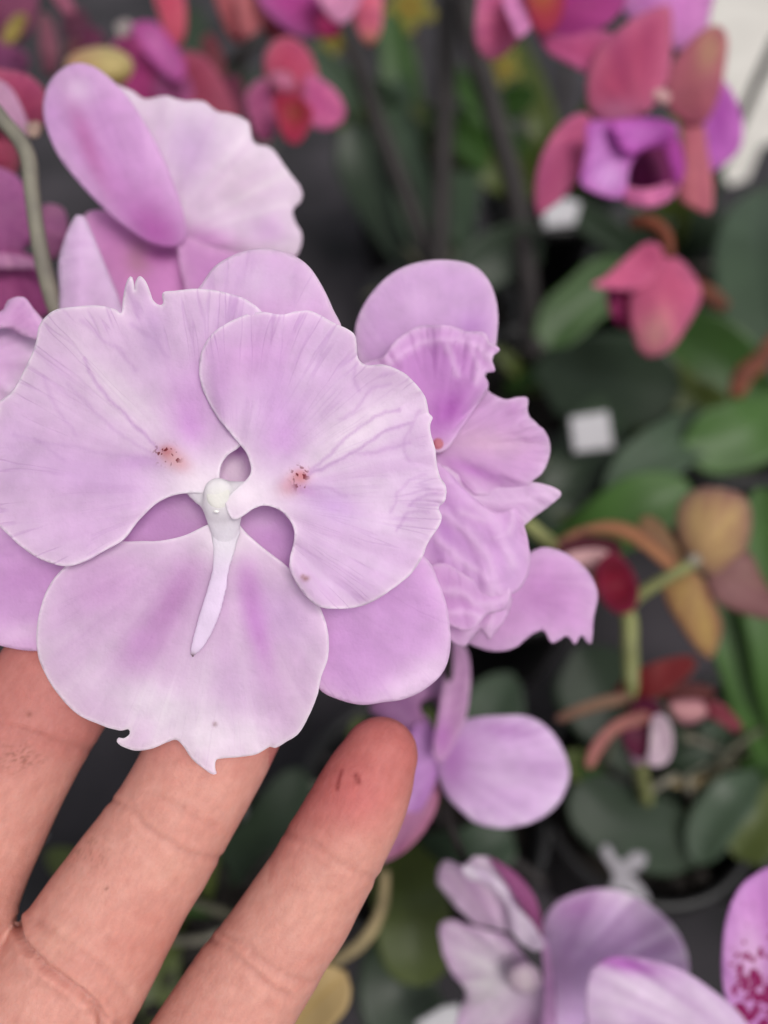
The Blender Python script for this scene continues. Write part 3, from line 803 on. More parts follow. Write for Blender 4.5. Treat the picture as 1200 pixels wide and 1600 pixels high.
flower('orchid_flower', 120, 60, .36, 'dim purple orchid in shade left of the pale yellow bud', [  # dark petal colours stand in for the shade
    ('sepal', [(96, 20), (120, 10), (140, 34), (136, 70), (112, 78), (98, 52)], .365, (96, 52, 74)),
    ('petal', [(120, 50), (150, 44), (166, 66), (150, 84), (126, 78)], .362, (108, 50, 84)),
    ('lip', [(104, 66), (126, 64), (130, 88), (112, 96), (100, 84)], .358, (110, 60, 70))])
for (pts, lb) in [([(372, -20, .4, 7), (384, 60, .4, 8), (372, 140, .41, 8), (388, 230, .42, 7)], 'dark thin stem left of the crimson orchid at the top'),
                  ([(440, 30, .4, 6), (410, 60, .4, 7), (378, 80, .4, 7), (350, 110, .41, 6)], 'dark thin branch slanting under the salmon orchid'),
                  ([(640, -30, .9, 9), (652, 120, .9, 9), (668, 300, .85, 9)], 'faint far stem among the leaves left of the middle dark stem'),
                  ([(900, -30, .9, 8), (880, 150, .9, 8), (856, 300, .85, 8)], 'faint far stem left of the magenta cup flower')]:
    tag(tube('flower_spike', pts, M_STEMDARK), lb, 'stem')
# ---- J
fj = flower('orchid_flower', 1020, 430, .27, 'folded pink orchid hanging alone on the right', [
    ('petal', [(950, 445), (988, 446), (1000, 500), (976, 514), (952, 486)], .274, (168, 62, 120), dict(cup=2)),
    ('petal', [(926, 446), (944, 434), (975, 406), (1008, 380), (1032, 386), (1034, 416), (1004, 450), (966, 452)], .268, (204, 98, 146), dict(edge=(214, 124, 160), cup=-2)),
    ('petal', [(1022, 398), (1060, 404), (1088, 436), (1095, 466), (1074, 508), (1048, 545), (1016, 558), (996, 542), (984, 500), (984, 468), (1000, 430)], .266, (198, 98, 136), dict(edge=(206, 120, 156), cup=3, blobs=[(1024, 520, 26, 34, 20, (214, 160, 156), .8)]))])
tube('pedicel', [(984, 350, .28, 9), (1010, 346, .278, 11), (1038, 366, .275, 11), (1046, 402, .271, 8)], M_RUST, fj)
# ---- K, L
fk = flower('orchid_flower', 1085, 880, .25, 'tan and yellow orchid seen from behind at the right, beside the maroon lip', [
    ('sepal', [(1064, 784), (1090, 764), (1130, 764), (1166, 780), (1174, 822), (1160, 872), (1130, 900), (1096, 894), (1068, 862), (1056, 822)], .248, (198, 186, 122), dict(edge=(158, 128, 112), edgew=22, cup=4)),
    ('sepal', [(864, 850), (896, 828), (948, 814), (992, 822), (1030, 848), (1062, 882), (1046, 894), (1004, 860), (964, 838), (920, 834), (884, 846)], .247, (190, 146, 92), dict(edge=(128, 97, 75), edgew=8, cup=-2)),
    ('petal', [(998, 814), (1022, 808), (1052, 842), (1070, 884), (1040, 888), (1012, 856)], .252, (142, 122, 84), dict(cup=1)),
    ('petal', [(1104, 884), (1164, 860), (1190, 900), (1215, 946), (1206, 968), (1152, 956), (1112, 934)], .254, (152, 122, 114), dict(edge=(120, 89, 80), edgew=8, cup=2)),
    ('sepal', [(1040, 902), (1086, 892), (1112, 936), (1128, 980), (1112, 1028), (1090, 1016), (1058, 972), (1038, 934)], .249, (178, 160, 96), dict(edge=(148, 109, 87), edgew=8, cup=2)),
    ('petal', [(860, 850), (900, 836), (962, 842), (970, 862), (930, 872), (888, 868), (862, 864)], .252, (89, 30, 47), dict()),
    ('lip', [(884, 866), (938, 858), (964, 878), (946, 898), (902, 888)], .25, (216, 192, 188), dict(cup=-1)),
    ('lip', [(934, 880), (960, 864), (986, 888), (998, 922), (990, 952), (966, 958), (944, 942), (930, 910)], .249, (134, 24, 52), dict(edge=(128, 33, 67), edgew=8, cup=-3))])
tube('pedicel', [(1086, 878, .244, 11), (1036, 906, .246, 10), (990, 936, .25, 11), (976, 960, .252, 10)], M_STEMGREEN, fk)
blob('ovary_cap', 1084, 876, .244, 13, 12, 2.4, M_PETAL, fk, colr=(156, 147, 134))
tg = tube('flower_spike', [(820, 815, .25, 10), (850, 840, .252, 11), (900, 880, .258, 10), (976, 950, .258, 12), (984, 1010, .256, 13), (988, 1084, .254, 12), (1000, 1200, .29, 11), (1010, 1250, .32, 11)], M_STEMGREEN)
tag(tg, 'olive stem joining the two maroon lipped orchids', 'stem')
flower('orchid_flower', 1020, 1100, .25, 'maroon and cream orchid with spread narrow sepals and a white lip', [
    ('sepal', [(960, 1080), (984, 1052), (1030, 1032), (1078, 1024), (1088, 1042), (1056, 1074), (1014, 1094), (980, 1094)], .249, (116, 32, 34), dict(edge=(120, 53, 50), edgew=8, cup=2)),
    ('sepal', [(1032, 1080), (1074, 1066), (1112, 1074), (1114, 1090), (1076, 1094), (1040, 1096)], .252, (96, 52, 47), dict()),
    ('sepal', [(866, 1122), (898, 1104), (948, 1086), (990, 1082), (994, 1098), (950, 1106), (902, 1120), (878, 1128)], .25, (140, 132, 92), dict(edge=(136, 104, 92), edgew=8)),
    ('petal', [(914, 1194), (926, 1162), (956, 1130), (1000, 1110), (1018, 1118), (1004, 1134), (968, 1144), (942, 1172), (926, 1200)], .247, (190, 158, 136), dict(edge=(168, 108, 104), edgew=8, cup=-2)),
    ('petal', [(1044, 1096), (1082, 1092), (1114, 1100), (1094, 1126), (1066, 1132), (1050, 1116)], .248, (216, 184, 176), dict(edge=(152, 100, 109), edgew=8)),
    ('petal', [(1102, 1096), (1130, 1100), (1160, 1134), (1148, 1144), (1116, 1124), (1100, 1116)], .249, (118, 36, 55), dict(edge=(140, 75, 84), edgew=8)),
    ('lip', [(986, 1104), (1020, 1092), (1038, 1124), (1024, 1170), (996, 1184), (972, 1154)], .2465, (94, 28, 60), dict(cup=-2)),
    ('lip', [(1020, 1120), (1042, 1122), (1052, 1158), (1042, 1192), (1014, 1194), (1016, 1160)], .245, (206, 204, 208), dict(cup=-2)),
    ('column', [(980, 1178), (1000, 1176), (1012, 1188), (994, 1196)], .246, (196, 180, 192), dict())])
# ---- M behind the little finger
flower('orchid_flower', 690, 1180, .185, 'lilac orchid with a round petal, partly behind the little fingertip', [
    ('petal', [(576, 1104), (618, 1080), (668, 1050), (694, 1030), (704, 1080), (694, 1120), (678, 1092), (656, 1100), (664, 1124), (670, 1150), (640, 1150), (600, 1124)], .190, (184, 136, 186), dict(edge=(170, 120, 166), cup=1)),
    ('petal', [(700, 1005), (726, 1010), (735, 1050), (730, 1110), (716, 1150), (692, 1190), (676, 1176), (684, 1120), (694, 1060)], .184, (198, 146, 194), dict(edge=(208, 166, 204), cup=-2, blobs=[(690, 1150, 16, 30, 0, (186, 110, 190), .7)])),
    ('petal', [(640, 1142), (664, 1118), (684, 1160), (684, 1210), (660, 1262), (630, 1290), (616, 1230)], .186, (208, 160, 216), dict(edge=(200, 140, 206), cup=2)),
    ('sepal', [(590, 1345), (604, 1300), (636, 1246), (672, 1206), (686, 1234), (678, 1272), (650, 1314), (616, 1340)], .19, (178, 128, 170), dict(edge=(190, 120, 150), cup=2, veins=.8)),
    ('sepal', [(698, 1144), (730, 1124), (780, 1118), (826, 1120), (860, 1142), (882, 1178), (889, 1214), (872, 1254), (840, 1280), (792, 1293), (746, 1286), (718, 1264), (694, 1236), (683, 1190)], .183,
     (218, 180, 224), dict(edge=(234, 210, 238), base=(690, 1190), fold=.6, cup=2, step=6, blobs=[(705, 1190, 34, 60, 0, (190, 120, 196), .8), (790, 1140, 60, 16, 8, (194, 136, 202), .7), (800, 1205, 60, 30, 0, (216, 188, 220), .6)]))])
# ---- N
flower('orchid_flower', 825, 1530, .20, 'pale ragged lilac orchid at the bottom centre with a round sepal', [
    ('sepal', [(848, 1450), (866, 1414), (900, 1396), (942, 1389), (992, 1400), (1040, 1434), (1068, 1474), (1076, 1518), (1060, 1546), (1000, 1590), (930, 1660), (860, 1660), (852, 1560)], .204,
     (224, 190, 232), dict(edge=(242, 222, 244), base=(850, 1560), fold=0, cup=.1, g=(-1.2, .4), blobs=[(900, 1415, 40, 24, -20, (192, 126, 196), .7), (880, 1520, 30, 60, 10, (212, 168, 216), .6)])),
    ('petal', [(766, 1340), (812, 1370), (840, 1412), (848, 1466), (836, 1460), (816, 1420), (786, 1372)], .196, (164, 92, 142), dict(cup=1)),
    ('petal', [(682, 1372), (694, 1346), (722, 1350), (744, 1336), (772, 1342), (810, 1384), (834, 1430), (846, 1474), (812, 1458), (780, 1452), (736, 1440), (706, 1410)], .198,
     (208, 176, 206), dict(edge=(220, 196, 220), ruffle=1.5, jag=4, blobs=[(770, 1370, 40, 12, 45, (216, 200, 218), .8)])),
    ('petal', [(724, 1352), (758, 1358), (788, 1382), (802, 1412), (826, 1436), (850, 1476), (836, 1486), (806, 1466), (796, 1440), (788, 1408), (758, 1380), (730, 1372)], .194, (220, 204, 222), dict(cup=-2, jag=3)),
    ('petal', [(688, 1442), (742, 1448), (792, 1462), (824, 1500), (852, 1540), (862, 1600), (846, 1660), (716, 1660), (714, 1592), (728, 1546), (698, 1508)], .196,
     (214, 196, 214), dict(edge=(212, 180, 212), ruffle=1.5, jag=5, blobs=[(800, 1630, 60, 36, -30, (178, 120, 176), .8), (760, 1540, 40, 50, 0, (206, 200, 204), .7)])),
    ('petal', [(846, 1462), (862, 1500), (870, 1600), (866, 1660), (846, 1660), (850, 1550)], .192, (212, 166, 210), dict()),
    ('column', [(800, 1510), (830, 1506), (846, 1530), (832, 1552), (804, 1548), (792, 1530)], .19, (206, 196, 196), dict(cup=1, edge=(210, 190, 206), fold=0))])
# ---- O
flower('orchid_flower', 1190, 1640, .165, 'white lilac orchid with a magenta spotted petal in the bottom right corner', [
    ('petal', [(916, 1544), (928, 1510), (964, 1492), (1010, 1498), (1062, 1514), (1112, 1546), (1162, 1592), (1190, 1670), (930, 1670), (916, 1594)], .168,
     (222, 200, 224), dict(edge=(218, 190, 222), base=(1200, 1660), cup=2, step=6, veins=.4, vk=22, blobs=[(975, 1506, 66, 13, 12, (184, 96, 190), .95), (1010, 1600, 40, 14, 30, (206, 170, 212), .6)])),
    ('petal', [(1128, 1500), (1134, 1440), (1150, 1396), (1174, 1370), (1216, 1354), (1262, 1400), (1262, 1670), (1164, 1670), (1148, 1594), (1132, 1552)], .172,
     (208, 140, 208), dict(edge=(210, 150, 214), base=(1210, 1660), cup=2, step=6, veins=.1, blobs=[(1170, 1500, 30, 60, 0, (224, 186, 222), .8)],
                           spots=lambda x, y: np.clip(0.14 + 0.50 * sstep(1395, 1600, y + 0.5 * (x - 1150)), 0, 1) * sstep(1128, 1148, x) * (y > 1400) - 0.02))])


# ================================================================== lavender flowers near the hand
LAV = (214, 192, 222); LAVE = (228, 216, 232)
MAG = (198, 146, 204)
# ---- grey spike carrying them
sp = tube('flower_spike', [(-260, 500, .16, 13), (-150, 230, .155, 13), (-30, 165, .15, 13), (10, 195, .15, 12), (42, 240, .15, 13), (50, 300, .15, 12), (58, 360, .15, 12), (72, 430, .15, 13), (96, 500, .15, 13),
                          (160, 600, .15, 14), (250, 680, .15, 14), (345, 735, .15, 14), (480, 745, .153, 14), (620, 730, .156, 13), (700, 740, .158, 9)], M_STEMGREY)
tag(sp, 'grey green flower stem bending down the left edge into the lavender flowers', 'stem')
sp2 = tube('flower_spike', [(690, 740, .159, 9), (700, 860, .165, 9), (700, 1000, .178, 8), (700, 1120, .19, 8), (694, 1200, .198, 7), (704, 1290, .205, 6), (770, 1430, .214, 6), (835, 1530, .212, 7), (980, 1640, .20, 8), (1190, 1690, .182, 9)], M_STEMDARK)
tag(sp2, 'thin dark stem joining the lilac flower beside the fingertip to the bottom blooms', 'stem')
# ---- D far left pale
fd = flower('orchid_flower', -40, 570, .132, 'pale lavender flower mostly cut off by the left edge', [
    ('petal', [(-90, 490), (-20, 496), (10, 500), (40, 506), (66, 508), (60, 548), (48, 580), (20, 614), (-10, 660), (-90, 650)], .133, (212, 184, 216), dict(edge=LAVE, cup=2, ruffle=.8)),
    ('petal', [(-60, 480), (2, 488), (14, 470), (36, 464), (52, 482), (70, 506), (64, 530), (36, 524), (10, 512), (-50, 520)], .130, (206, 160, 206), dict(edge=(222, 196, 224), cup=-2, ruffle=.8))])
# ---- C top left
fc = flower('orchid_flower', 225, 385, .152, 'lavender orchid turned aside at the top left with a broad ruffled white petal', [
    ('petal', [(176, 138), (200, 142), (228, 156), (262, 152), (292, 158), (322, 160), (340, 174), (362, 178), (390, 192), (398, 222), (424, 234), (446, 264), (466, 292), (470, 316), (458, 334), (471, 362), (468, 386), (455, 404), (420, 404), (350, 396), (290, 384), (250, 300), (200, 200)], .158,
     (226, 214, 230), dict(edge=(236, 226, 238), base=(240, 385), cup=2.5, ruffle=.7, rn=14, rw=25, jag=4, step=5, blobs=[(320, 375, 60, 20, 10, (196, 140, 196), .8), (300, 240, 40, 60, 0, (206, 182, 218), .6), (420, 360, 30, 20, 0, (204, 170, 212), .6), (370, 290, 60, 50, 0, (220, 208, 220), .7)])),
    ('petal', [(132, 338), (166, 330), (212, 356), (272, 376), (340, 390), (372, 402), (340, 440), (310, 490), (230, 500), (188, 490), (162, 440), (142, 390)], .157,
     (212, 154, 206), dict(edge=(226, 190, 222), edgew=12, cup=1, blobs=[(215, 405, 22, 26, 0, (178, 142, 148), .8), (250, 400, 30, 14, 0, (180, 104, 170), .8), (180, 400, 30, 30, 0, (208, 150, 198), .6)])),
    ('lip', [(282, 372), (340, 388), (400, 398), (462, 402), (450, 450), (400, 500), (320, 500), (286, 440)], .1545, (200, 150, 200), dict(edge=(216, 180, 214), edgew=14, cup=-1)),
    ('sepal', [(104, 105), (134, 101), (166, 118), (202, 156), (236, 210), (266, 272), (286, 330), (291, 370), (272, 386), (232, 378), (180, 342), (130, 292), (90, 240), (69, 182), (76, 134)], .149,
     (204, 164, 208), dict(edge=(218, 190, 222), base=(250, 385), cup=3, cupc=(190, 240), step=5, blobs=[(240, 360, 70, 40, 45, (186, 110, 182), .95), (140, 230, 70, 14, 68, (192, 110, 170), .6), (125, 140, 30, 24, 0, (222, 206, 226), .8), (180, 280, 60, 16, 60, (206, 150, 206), .5), (85, 190, 14, 50, 0, (216, 180, 222), .6)])),
    ('sepal', [(120, 337), (130, 338), (138, 352), (152, 384), (168, 424), (186, 470), (196, 520), (104, 520), (94, 450), (93, 408), (104, 368)], .143,
     (214, 192, 220), dict(edge=(222, 206, 228), cup=2, zfun=lambda x, y: 1.5 * np.abs(x - 125) / 40))])
tube('pedicel', [(225, 390, .159, 11), (180, 440, .16, 10), (110, 500, .153, 9)], M_STEMGREY, fc)
# ---- B right
fb = flower('orchid_flower', 683, 697, .128, 'lavender orchid with crumpled ruffled petals, turned right behind the main flower', [
    ('sepal', [(555, 532), (560, 496), (580, 460), (610, 430), (646, 413), (690, 407), (735, 414), (762, 438), (776, 478), (776, 525), (768, 562), (740, 620), (700, 660), (640, 660), (598, 620), (566, 580)], .1335,
     (210, 182, 218), dict(edge=(230, 212, 234), edgew=9, cup=2, step=5, veins=.3, blobs=[(735, 515, 26, 26, 0, (186, 142, 200), .7), (640, 470, 60, 36, -20, (220, 196, 226), .7)])),
    ('sepal', [(745, 985), (770, 930), (810, 880), (842, 856), (880, 864), (912, 886), (933, 922), (928, 958), (922, 1004), (908, 992), (898, 1006), (884, 994), (862, 1006), (846, 984), (800, 1012), (760, 1016), (730, 1002)], .142,
     (210, 172, 214), dict(edge=(226, 200, 230), base=(745, 900), cup=3, jag=3, step=5, veins=.7, vk=14, blobs=[(850, 930, 50, 40, 30, (192, 140, 196), .6)])),
    ('petal', [(650, 850), (700, 880), (760, 910), (796, 930), (792, 960), (778, 984), (764, 1000), (750, 984), (738, 996), (726, 1010), (704, 1002), (680, 960)], .1345,
     (208, 170, 212), dict(edge=(220, 196, 224), cup=1, ruffle=.6, rn=16, rw=30, wrinkle=.3, jag=3, step=4, folds=[([(700, 900), (724, 950), (730, 990)], .6, 10), ([(750, 930), (768, 960), (764, 985)], .6, 9), ([(690, 960), (720, 975)], .4, 8)])),
    ('petal', [(566, 575), (600, 556), (622, 530), (650, 514), (690, 508), (730, 517), (758, 520), (764, 536), (780, 546), (770, 560), (773, 580), (757, 585), (762, 604), (724, 664), (690, 706), (640, 690), (590, 640)], .1305,
     (204, 156, 210), dict(edge=(226, 206, 230), edgew=17, cup=-1.6, ruffle=1.0, rn=13, rw=22, jag=3, step=4, wrinkle=.6, folds=[([(596, 576), (640, 546), (690, 530), (738, 538), (766, 560)], .55, 9), ([(698, 536), (706, 560), (712, 586)], .4, 8), ([(735, 540), (748, 580), (744, 600)], .3, 7), ([(650, 550), (664, 590)], -.3, 9)], blobs=[(702, 640, 40, 30, -50, (186, 112, 194), .9), (690, 570, 40, 30, 0, (202, 150, 210), .6)])),
    ('petal', [(676, 700), (704, 656), (736, 618), (757, 596), (764, 612), (790, 624), (822, 621), (826, 650), (851, 674), (859, 702), (850, 734), (836, 748), (800, 770), (740, 772), (696, 750)], .1315,
     (210, 176, 214), dict(edge=(224, 204, 228), edgew=12, base=(683, 697), cup=1.2, ruffle=.8, rn=12, step=4, veins=.6, vk=10, wrinkle=.5, blobs=[(740, 735, 50, 10, 20, (196, 140, 204), .8), (760, 690, 60, 22, 5, (222, 200, 216), .7), (800, 640, 20, 14, 0, (196, 150, 200), .5)])),
    ('petal', [(690, 730), (740, 756), (800, 756), (838, 754), (876, 769), (858, 790), (836, 806), (822, 818), (780, 850), (716, 820)], .1325,
     (214, 186, 220), dict(edge=(226, 208, 230), cup=-1, step=4, ruffle=.4, wrinkle=.3, folds=[([(740, 780), (800, 782), (866, 770)], .5, 12)])),
    ('petal', [(640, 700), (690, 728), (730, 770), (772, 800), (806, 796), (822, 832), (828, 880), (816, 914), (798, 928), (756, 934), (706, 930), (664, 900), (640, 800)], .1300,
     (206, 170, 214), dict(edge=(218, 192, 222), cup=-1, ruffle=.6, rn=10, rw=30, wrinkle=.5, step=4, zfun=lambda x, y: 0.35 * np.sin((x - 0.6 * y) / 22.0), folds=[([(700, 750), (746, 790), (776, 822), (800, 880)], .5, 12), ([(690, 800), (740, 840), (764, 880), (770, 925)], .6, 13), ([(662, 812), (710, 868), (770, 905)], .5, 12), ([(768, 784), (792, 790), (802, 812), (790, 836), (774, 840)], .6, 8), ([(668, 760), (700, 790), (716, 830)], -.4, 12), ([(720, 800), (756, 812)], .4, 8)], blobs=[(730, 760, 30, 16, 40, (190, 136, 206), .8), (690, 830, 26, 40, 0, (196, 150, 210), .6), (800, 870, 16, 40, 0, (214, 188, 222), .7)])),
('lip', [(650, 900), (690, 880), (730, 900), (770, 925), (796, 920), (790, 950), (760, 960), (735, 985), (700, 975), (670, 950)], .1295,
     (208, 168, 213), dict(edge=(222, 200, 226), edgew=12, ruffle=.5, rn=12, wrinkle=.3, step=4, cup=-.6, folds=[([(664, 915), (710, 925), (756, 945), (784, 938)], .6, 10), ([(700, 960), (735, 960), (752, 972)], .5, 8)])),
    ('column', [(672, 690), (682, 683), (694, 688), (697, 698), (688, 706), (676, 702)], .1285, (206, 140, 150), dict(cup=1.5, step=3, veins=0))])
tube('pedicel', [(690, 720, .136, 10), (690, 735, .15, 9), (690, 740, .157, 8)], M_STEMGREY, fb)

# ================================================================== MAIN FLOWER
main = empty('orchid_flower', P(345, 780, .114), 'large open lavender orchid with white centre, resting on the fingers in front', 'orchid', 'orchid flowers')
# sepals; colour patches behind the petal gaps offset the shade there
petal('sepal', main, [(-70, 860), (-90, 920), (-50, 985), (-5, 1006), (60, 1016), (130, 1000), (220, 940), (300, 870), (338, 815), (325, 775), (270, 762), (150, 790), (30, 815), (-30, 835)], .1185,
      (210, 176, 216), (226, 200, 230), base=(335, 790), step=5, cup=.5, g=(-.3, .2), edgew=12, veins=.25,
      blobs=[(40, 900, 70, 30, -10, (202, 160, 208), .6), (50, 990, 80, 22, 0, (226, 204, 230), .85), (270, 815, 60, 30, -10, (192, 152, 198), .75), (300, 800, 26, 18, 0, (206, 180, 210), .6)], seed=3)
petal('sepal', main, [(365, 800), (395, 775), (440, 780), (520, 810), (600, 845), (662, 870), (684, 908), (699, 955), (703, 1010), (691, 1050), (660, 1078), (628, 1092), (600, 1096), (565, 1100), (530, 1092), (500, 1076), (470, 1030), (420, 930), (380, 860)], .1180,
      (212, 180, 219), (230, 208, 234), base=(365, 800), step=5, cup=.8, g=(.2, .3), edgew=14, veins=.25,
      blobs=[(560, 1000, 70, 50, 30, (204, 164, 212), .6), (650, 1066, 84, 30, -35, (232, 214, 236), .95), (600, 930, 60, 24, 25, (202, 162, 210), .5), (430, 840, 40, 26, 30, (194, 154, 202), .7), (410, 815, 20, 14, 0, (208, 186, 214), .6)], seed=4)
petal('sepal', main, [(300, 470), (316, 445), (338, 416), (375, 396), (412, 390), (450, 397), (480, 415), (503, 448), (520, 484), (534, 520), (520, 590), (460, 690), (400, 760), (365, 775), (335, 750), (318, 680), (304, 560)], .1185,
      (218, 194, 223), (234, 220, 236), base=(360, 760), step=5, cup=.6, g=(0, -.5), edgew=6, veins=.45,
      blobs=[(405, 440, 70, 36, 0, (224, 208, 230), .75), (365, 735, 26, 34, 0, (234, 222, 236), .95), (372, 700, 12, 10, 0, (178, 120, 188), .7)], seed=5)
# upper left petal
UL = [(330, 772), (300, 770), (268, 775), (240, 790), (216, 815), (194, 842), (170, 857), (135, 876), (106, 884), (76, 878), (40, 858), (12, 834), (-12, 806), (-22, 770), (-14, 700), (-8, 660), (0, 640), (-6, 634), (4, 626), (22, 610), (40, 576), (55, 542), (62, 512), (74, 494), (90, 484), (112, 481),
      (150, 478), (180, 484), (190, 490), (193, 468), (198, 444), (205, 432), (209, 440), (211, 454), (213, 440), (219, 432), (228, 440), (235, 456), (240, 470), (250, 477), (256, 474), (256, 458), (275, 455), (310, 452), (350, 458), (386, 470), (415, 495), (438, 540), (432, 590), (412, 640), (388, 680), (373, 699), (356, 711), (346, 726), (343, 745), (346, 765)]
petal('petal', main, UL, .1140, (216, 198, 221), (228, 214, 230), base=(330, 765), step=3.4, edgew=10, cup=-.5, cupc=(200, 660), ruffle=.35, rn=15, rw=28, wrinkle=.15, veins=.8, vk=10, thick=.0004,
      g=(-.15, -.25), jag=0.8, speck=[(258, 708, 15), (272, 716, 10)], bumps=[(272, 716, 26, .7), (262, 708, 10, .3)], seed=6,
      zfun=lambda x, y: .35 * np.exp(-(((x - 100) * .7 + (y - 640) * .7) / 16) ** 2) * sstep(300, 120, x) - .5 * np.exp(-((x - 215) ** 2 + (y - 440) ** 2) / 26 ** 2),
      rim=.8, vlines=[([(248, 702), (216, 668), (182, 634), (152, 600), (132, 562)], 2.6, .7), ([(248, 712), (205, 690), (150, 645), (108, 600)], 2.6, .35), ([(245, 718), (190, 712), (120, 700), (60, 690)], 3, .3), ([(205, 508), (240, 530), (262, 560)], 3, .4), ([(130, 500), (160, 530), (190, 548), (214, 580)], 3, .35), ([(20, 680), (60, 690), (100, 720)], 3, .35), ([(70, 590), (90, 640), (120, 680)], 3, .3)],
      blobs=[(300, 640, 40, 80, 10, (214, 172, 222), .7), (298, 668, 20, 26, 0, (210, 164, 220), .5), (385, 560, 40, 90, 0, (210, 182, 220), .6), (150, 745, 120, 34, 12, (214, 184, 224), .6), (225, 722, 40, 12, 0, (196, 156, 208), .6),
             (185, 615, 120, 30, 45, (228, 220, 230), .85), (100, 540, 60, 30, -30, (224, 214, 226), .6), (120, 820, 60, 40, 0, (216, 192, 222), .6), (90, 560, 30, 40, 0, (204, 184, 210), .45), (240, 520, 20, 50, 0, (200, 176, 212), .45),
             (318, 762, 72, 48, 0, (238, 232, 240), 1), (274, 718, 24, 13, 35, (222, 184, 182), .85), (262, 706, 10, 8, 0, (198, 130, 128), .8), (25, 700, 30, 60, 0, (206, 186, 214), .5)])
# lower petal
LOW = [(350, 812), (322, 821), (290, 836), (252, 845), (216, 846), (180, 848), (140, 862), (105, 884), (78, 915), (64, 950), (58, 990), (62, 1028), (78, 1064), (100, 1094), (126, 1118), (160, 1133), (188, 1141), (201, 1139), (203, 1146), (194, 1153), (186, 1152), (183, 1158), (192, 1166), (214, 1172), (240, 1168), (262, 1158), (276, 1155),
       (288, 1166), (300, 1184), (316, 1198), (330, 1208), (338, 1209), (336, 1200), (338, 1187), (350, 1184), (374, 1182), (400, 1178), (422, 1166), (430, 1168), (448, 1158), (468, 1144), (484, 1116), (495, 1088), (502, 1058), (512, 1030), (514, 1005), (509, 972), (496, 942), (480, 918), (462, 898), (440, 878), (410, 855), (384, 832), (368, 814)]
petal('petal', main, LOW, .1160, (216, 198, 220), (228, 218, 230), base=(350, 815), step=3.4, edgew=12, cup=-.6, cupc=(300, 1000), ruffle=.25, rn=11, rw=24, wrinkle=.12, veins=.25, vk=14, thick=.0004,
      g=(0, -.1), jag=0.8, seed=7, zfun=lambda x, y: -.9 * np.exp(-((x - 330) / 34) ** 2) * sstep(1000, 820, y) + .35 * np.sin((x - 300) / 60.0) * sstep(850, 1000, y),
      rim=.8,
      blobs=[(270, 940, 95, 28, -62, (192, 142, 196), .75), (215, 1015, 60, 26, -60, (196, 152, 202), .55), (160, 920, 70, 44, -20, (204, 168, 208), .7), (400, 965, 75, 17, 78, (202, 140, 210), .85), (392, 920, 50, 16, 75, (200, 150, 206), .6), (440, 960, 50, 40, 40, (210, 184, 220), .6), (360, 1080, 50, 70, 0, (216, 196, 224), .5),
             (250, 1105, 110, 42, 20, (230, 224, 234), .9), (330, 1155, 90, 40, 0, (234, 228, 238), .9), (310, 1060, 24, 50, 0, (226, 216, 230), .6), (348, 838, 62, 40, 0, (238, 232, 240), 1), (220, 855, 90, 13, -4, (218, 204, 222), .8), (490, 1010, 18, 50, 0, (212, 200, 216), .6), (440, 880, 40, 12, 40, (220, 206, 222), .8),
             (336, 1131, 3.5, 3.5, 0, (150, 130, 120), .8), (337, 1209, 5, 4, 0, (200, 160, 190), .7), (425, 1166, 6, 4, 0, (180, 160, 160), .6)])
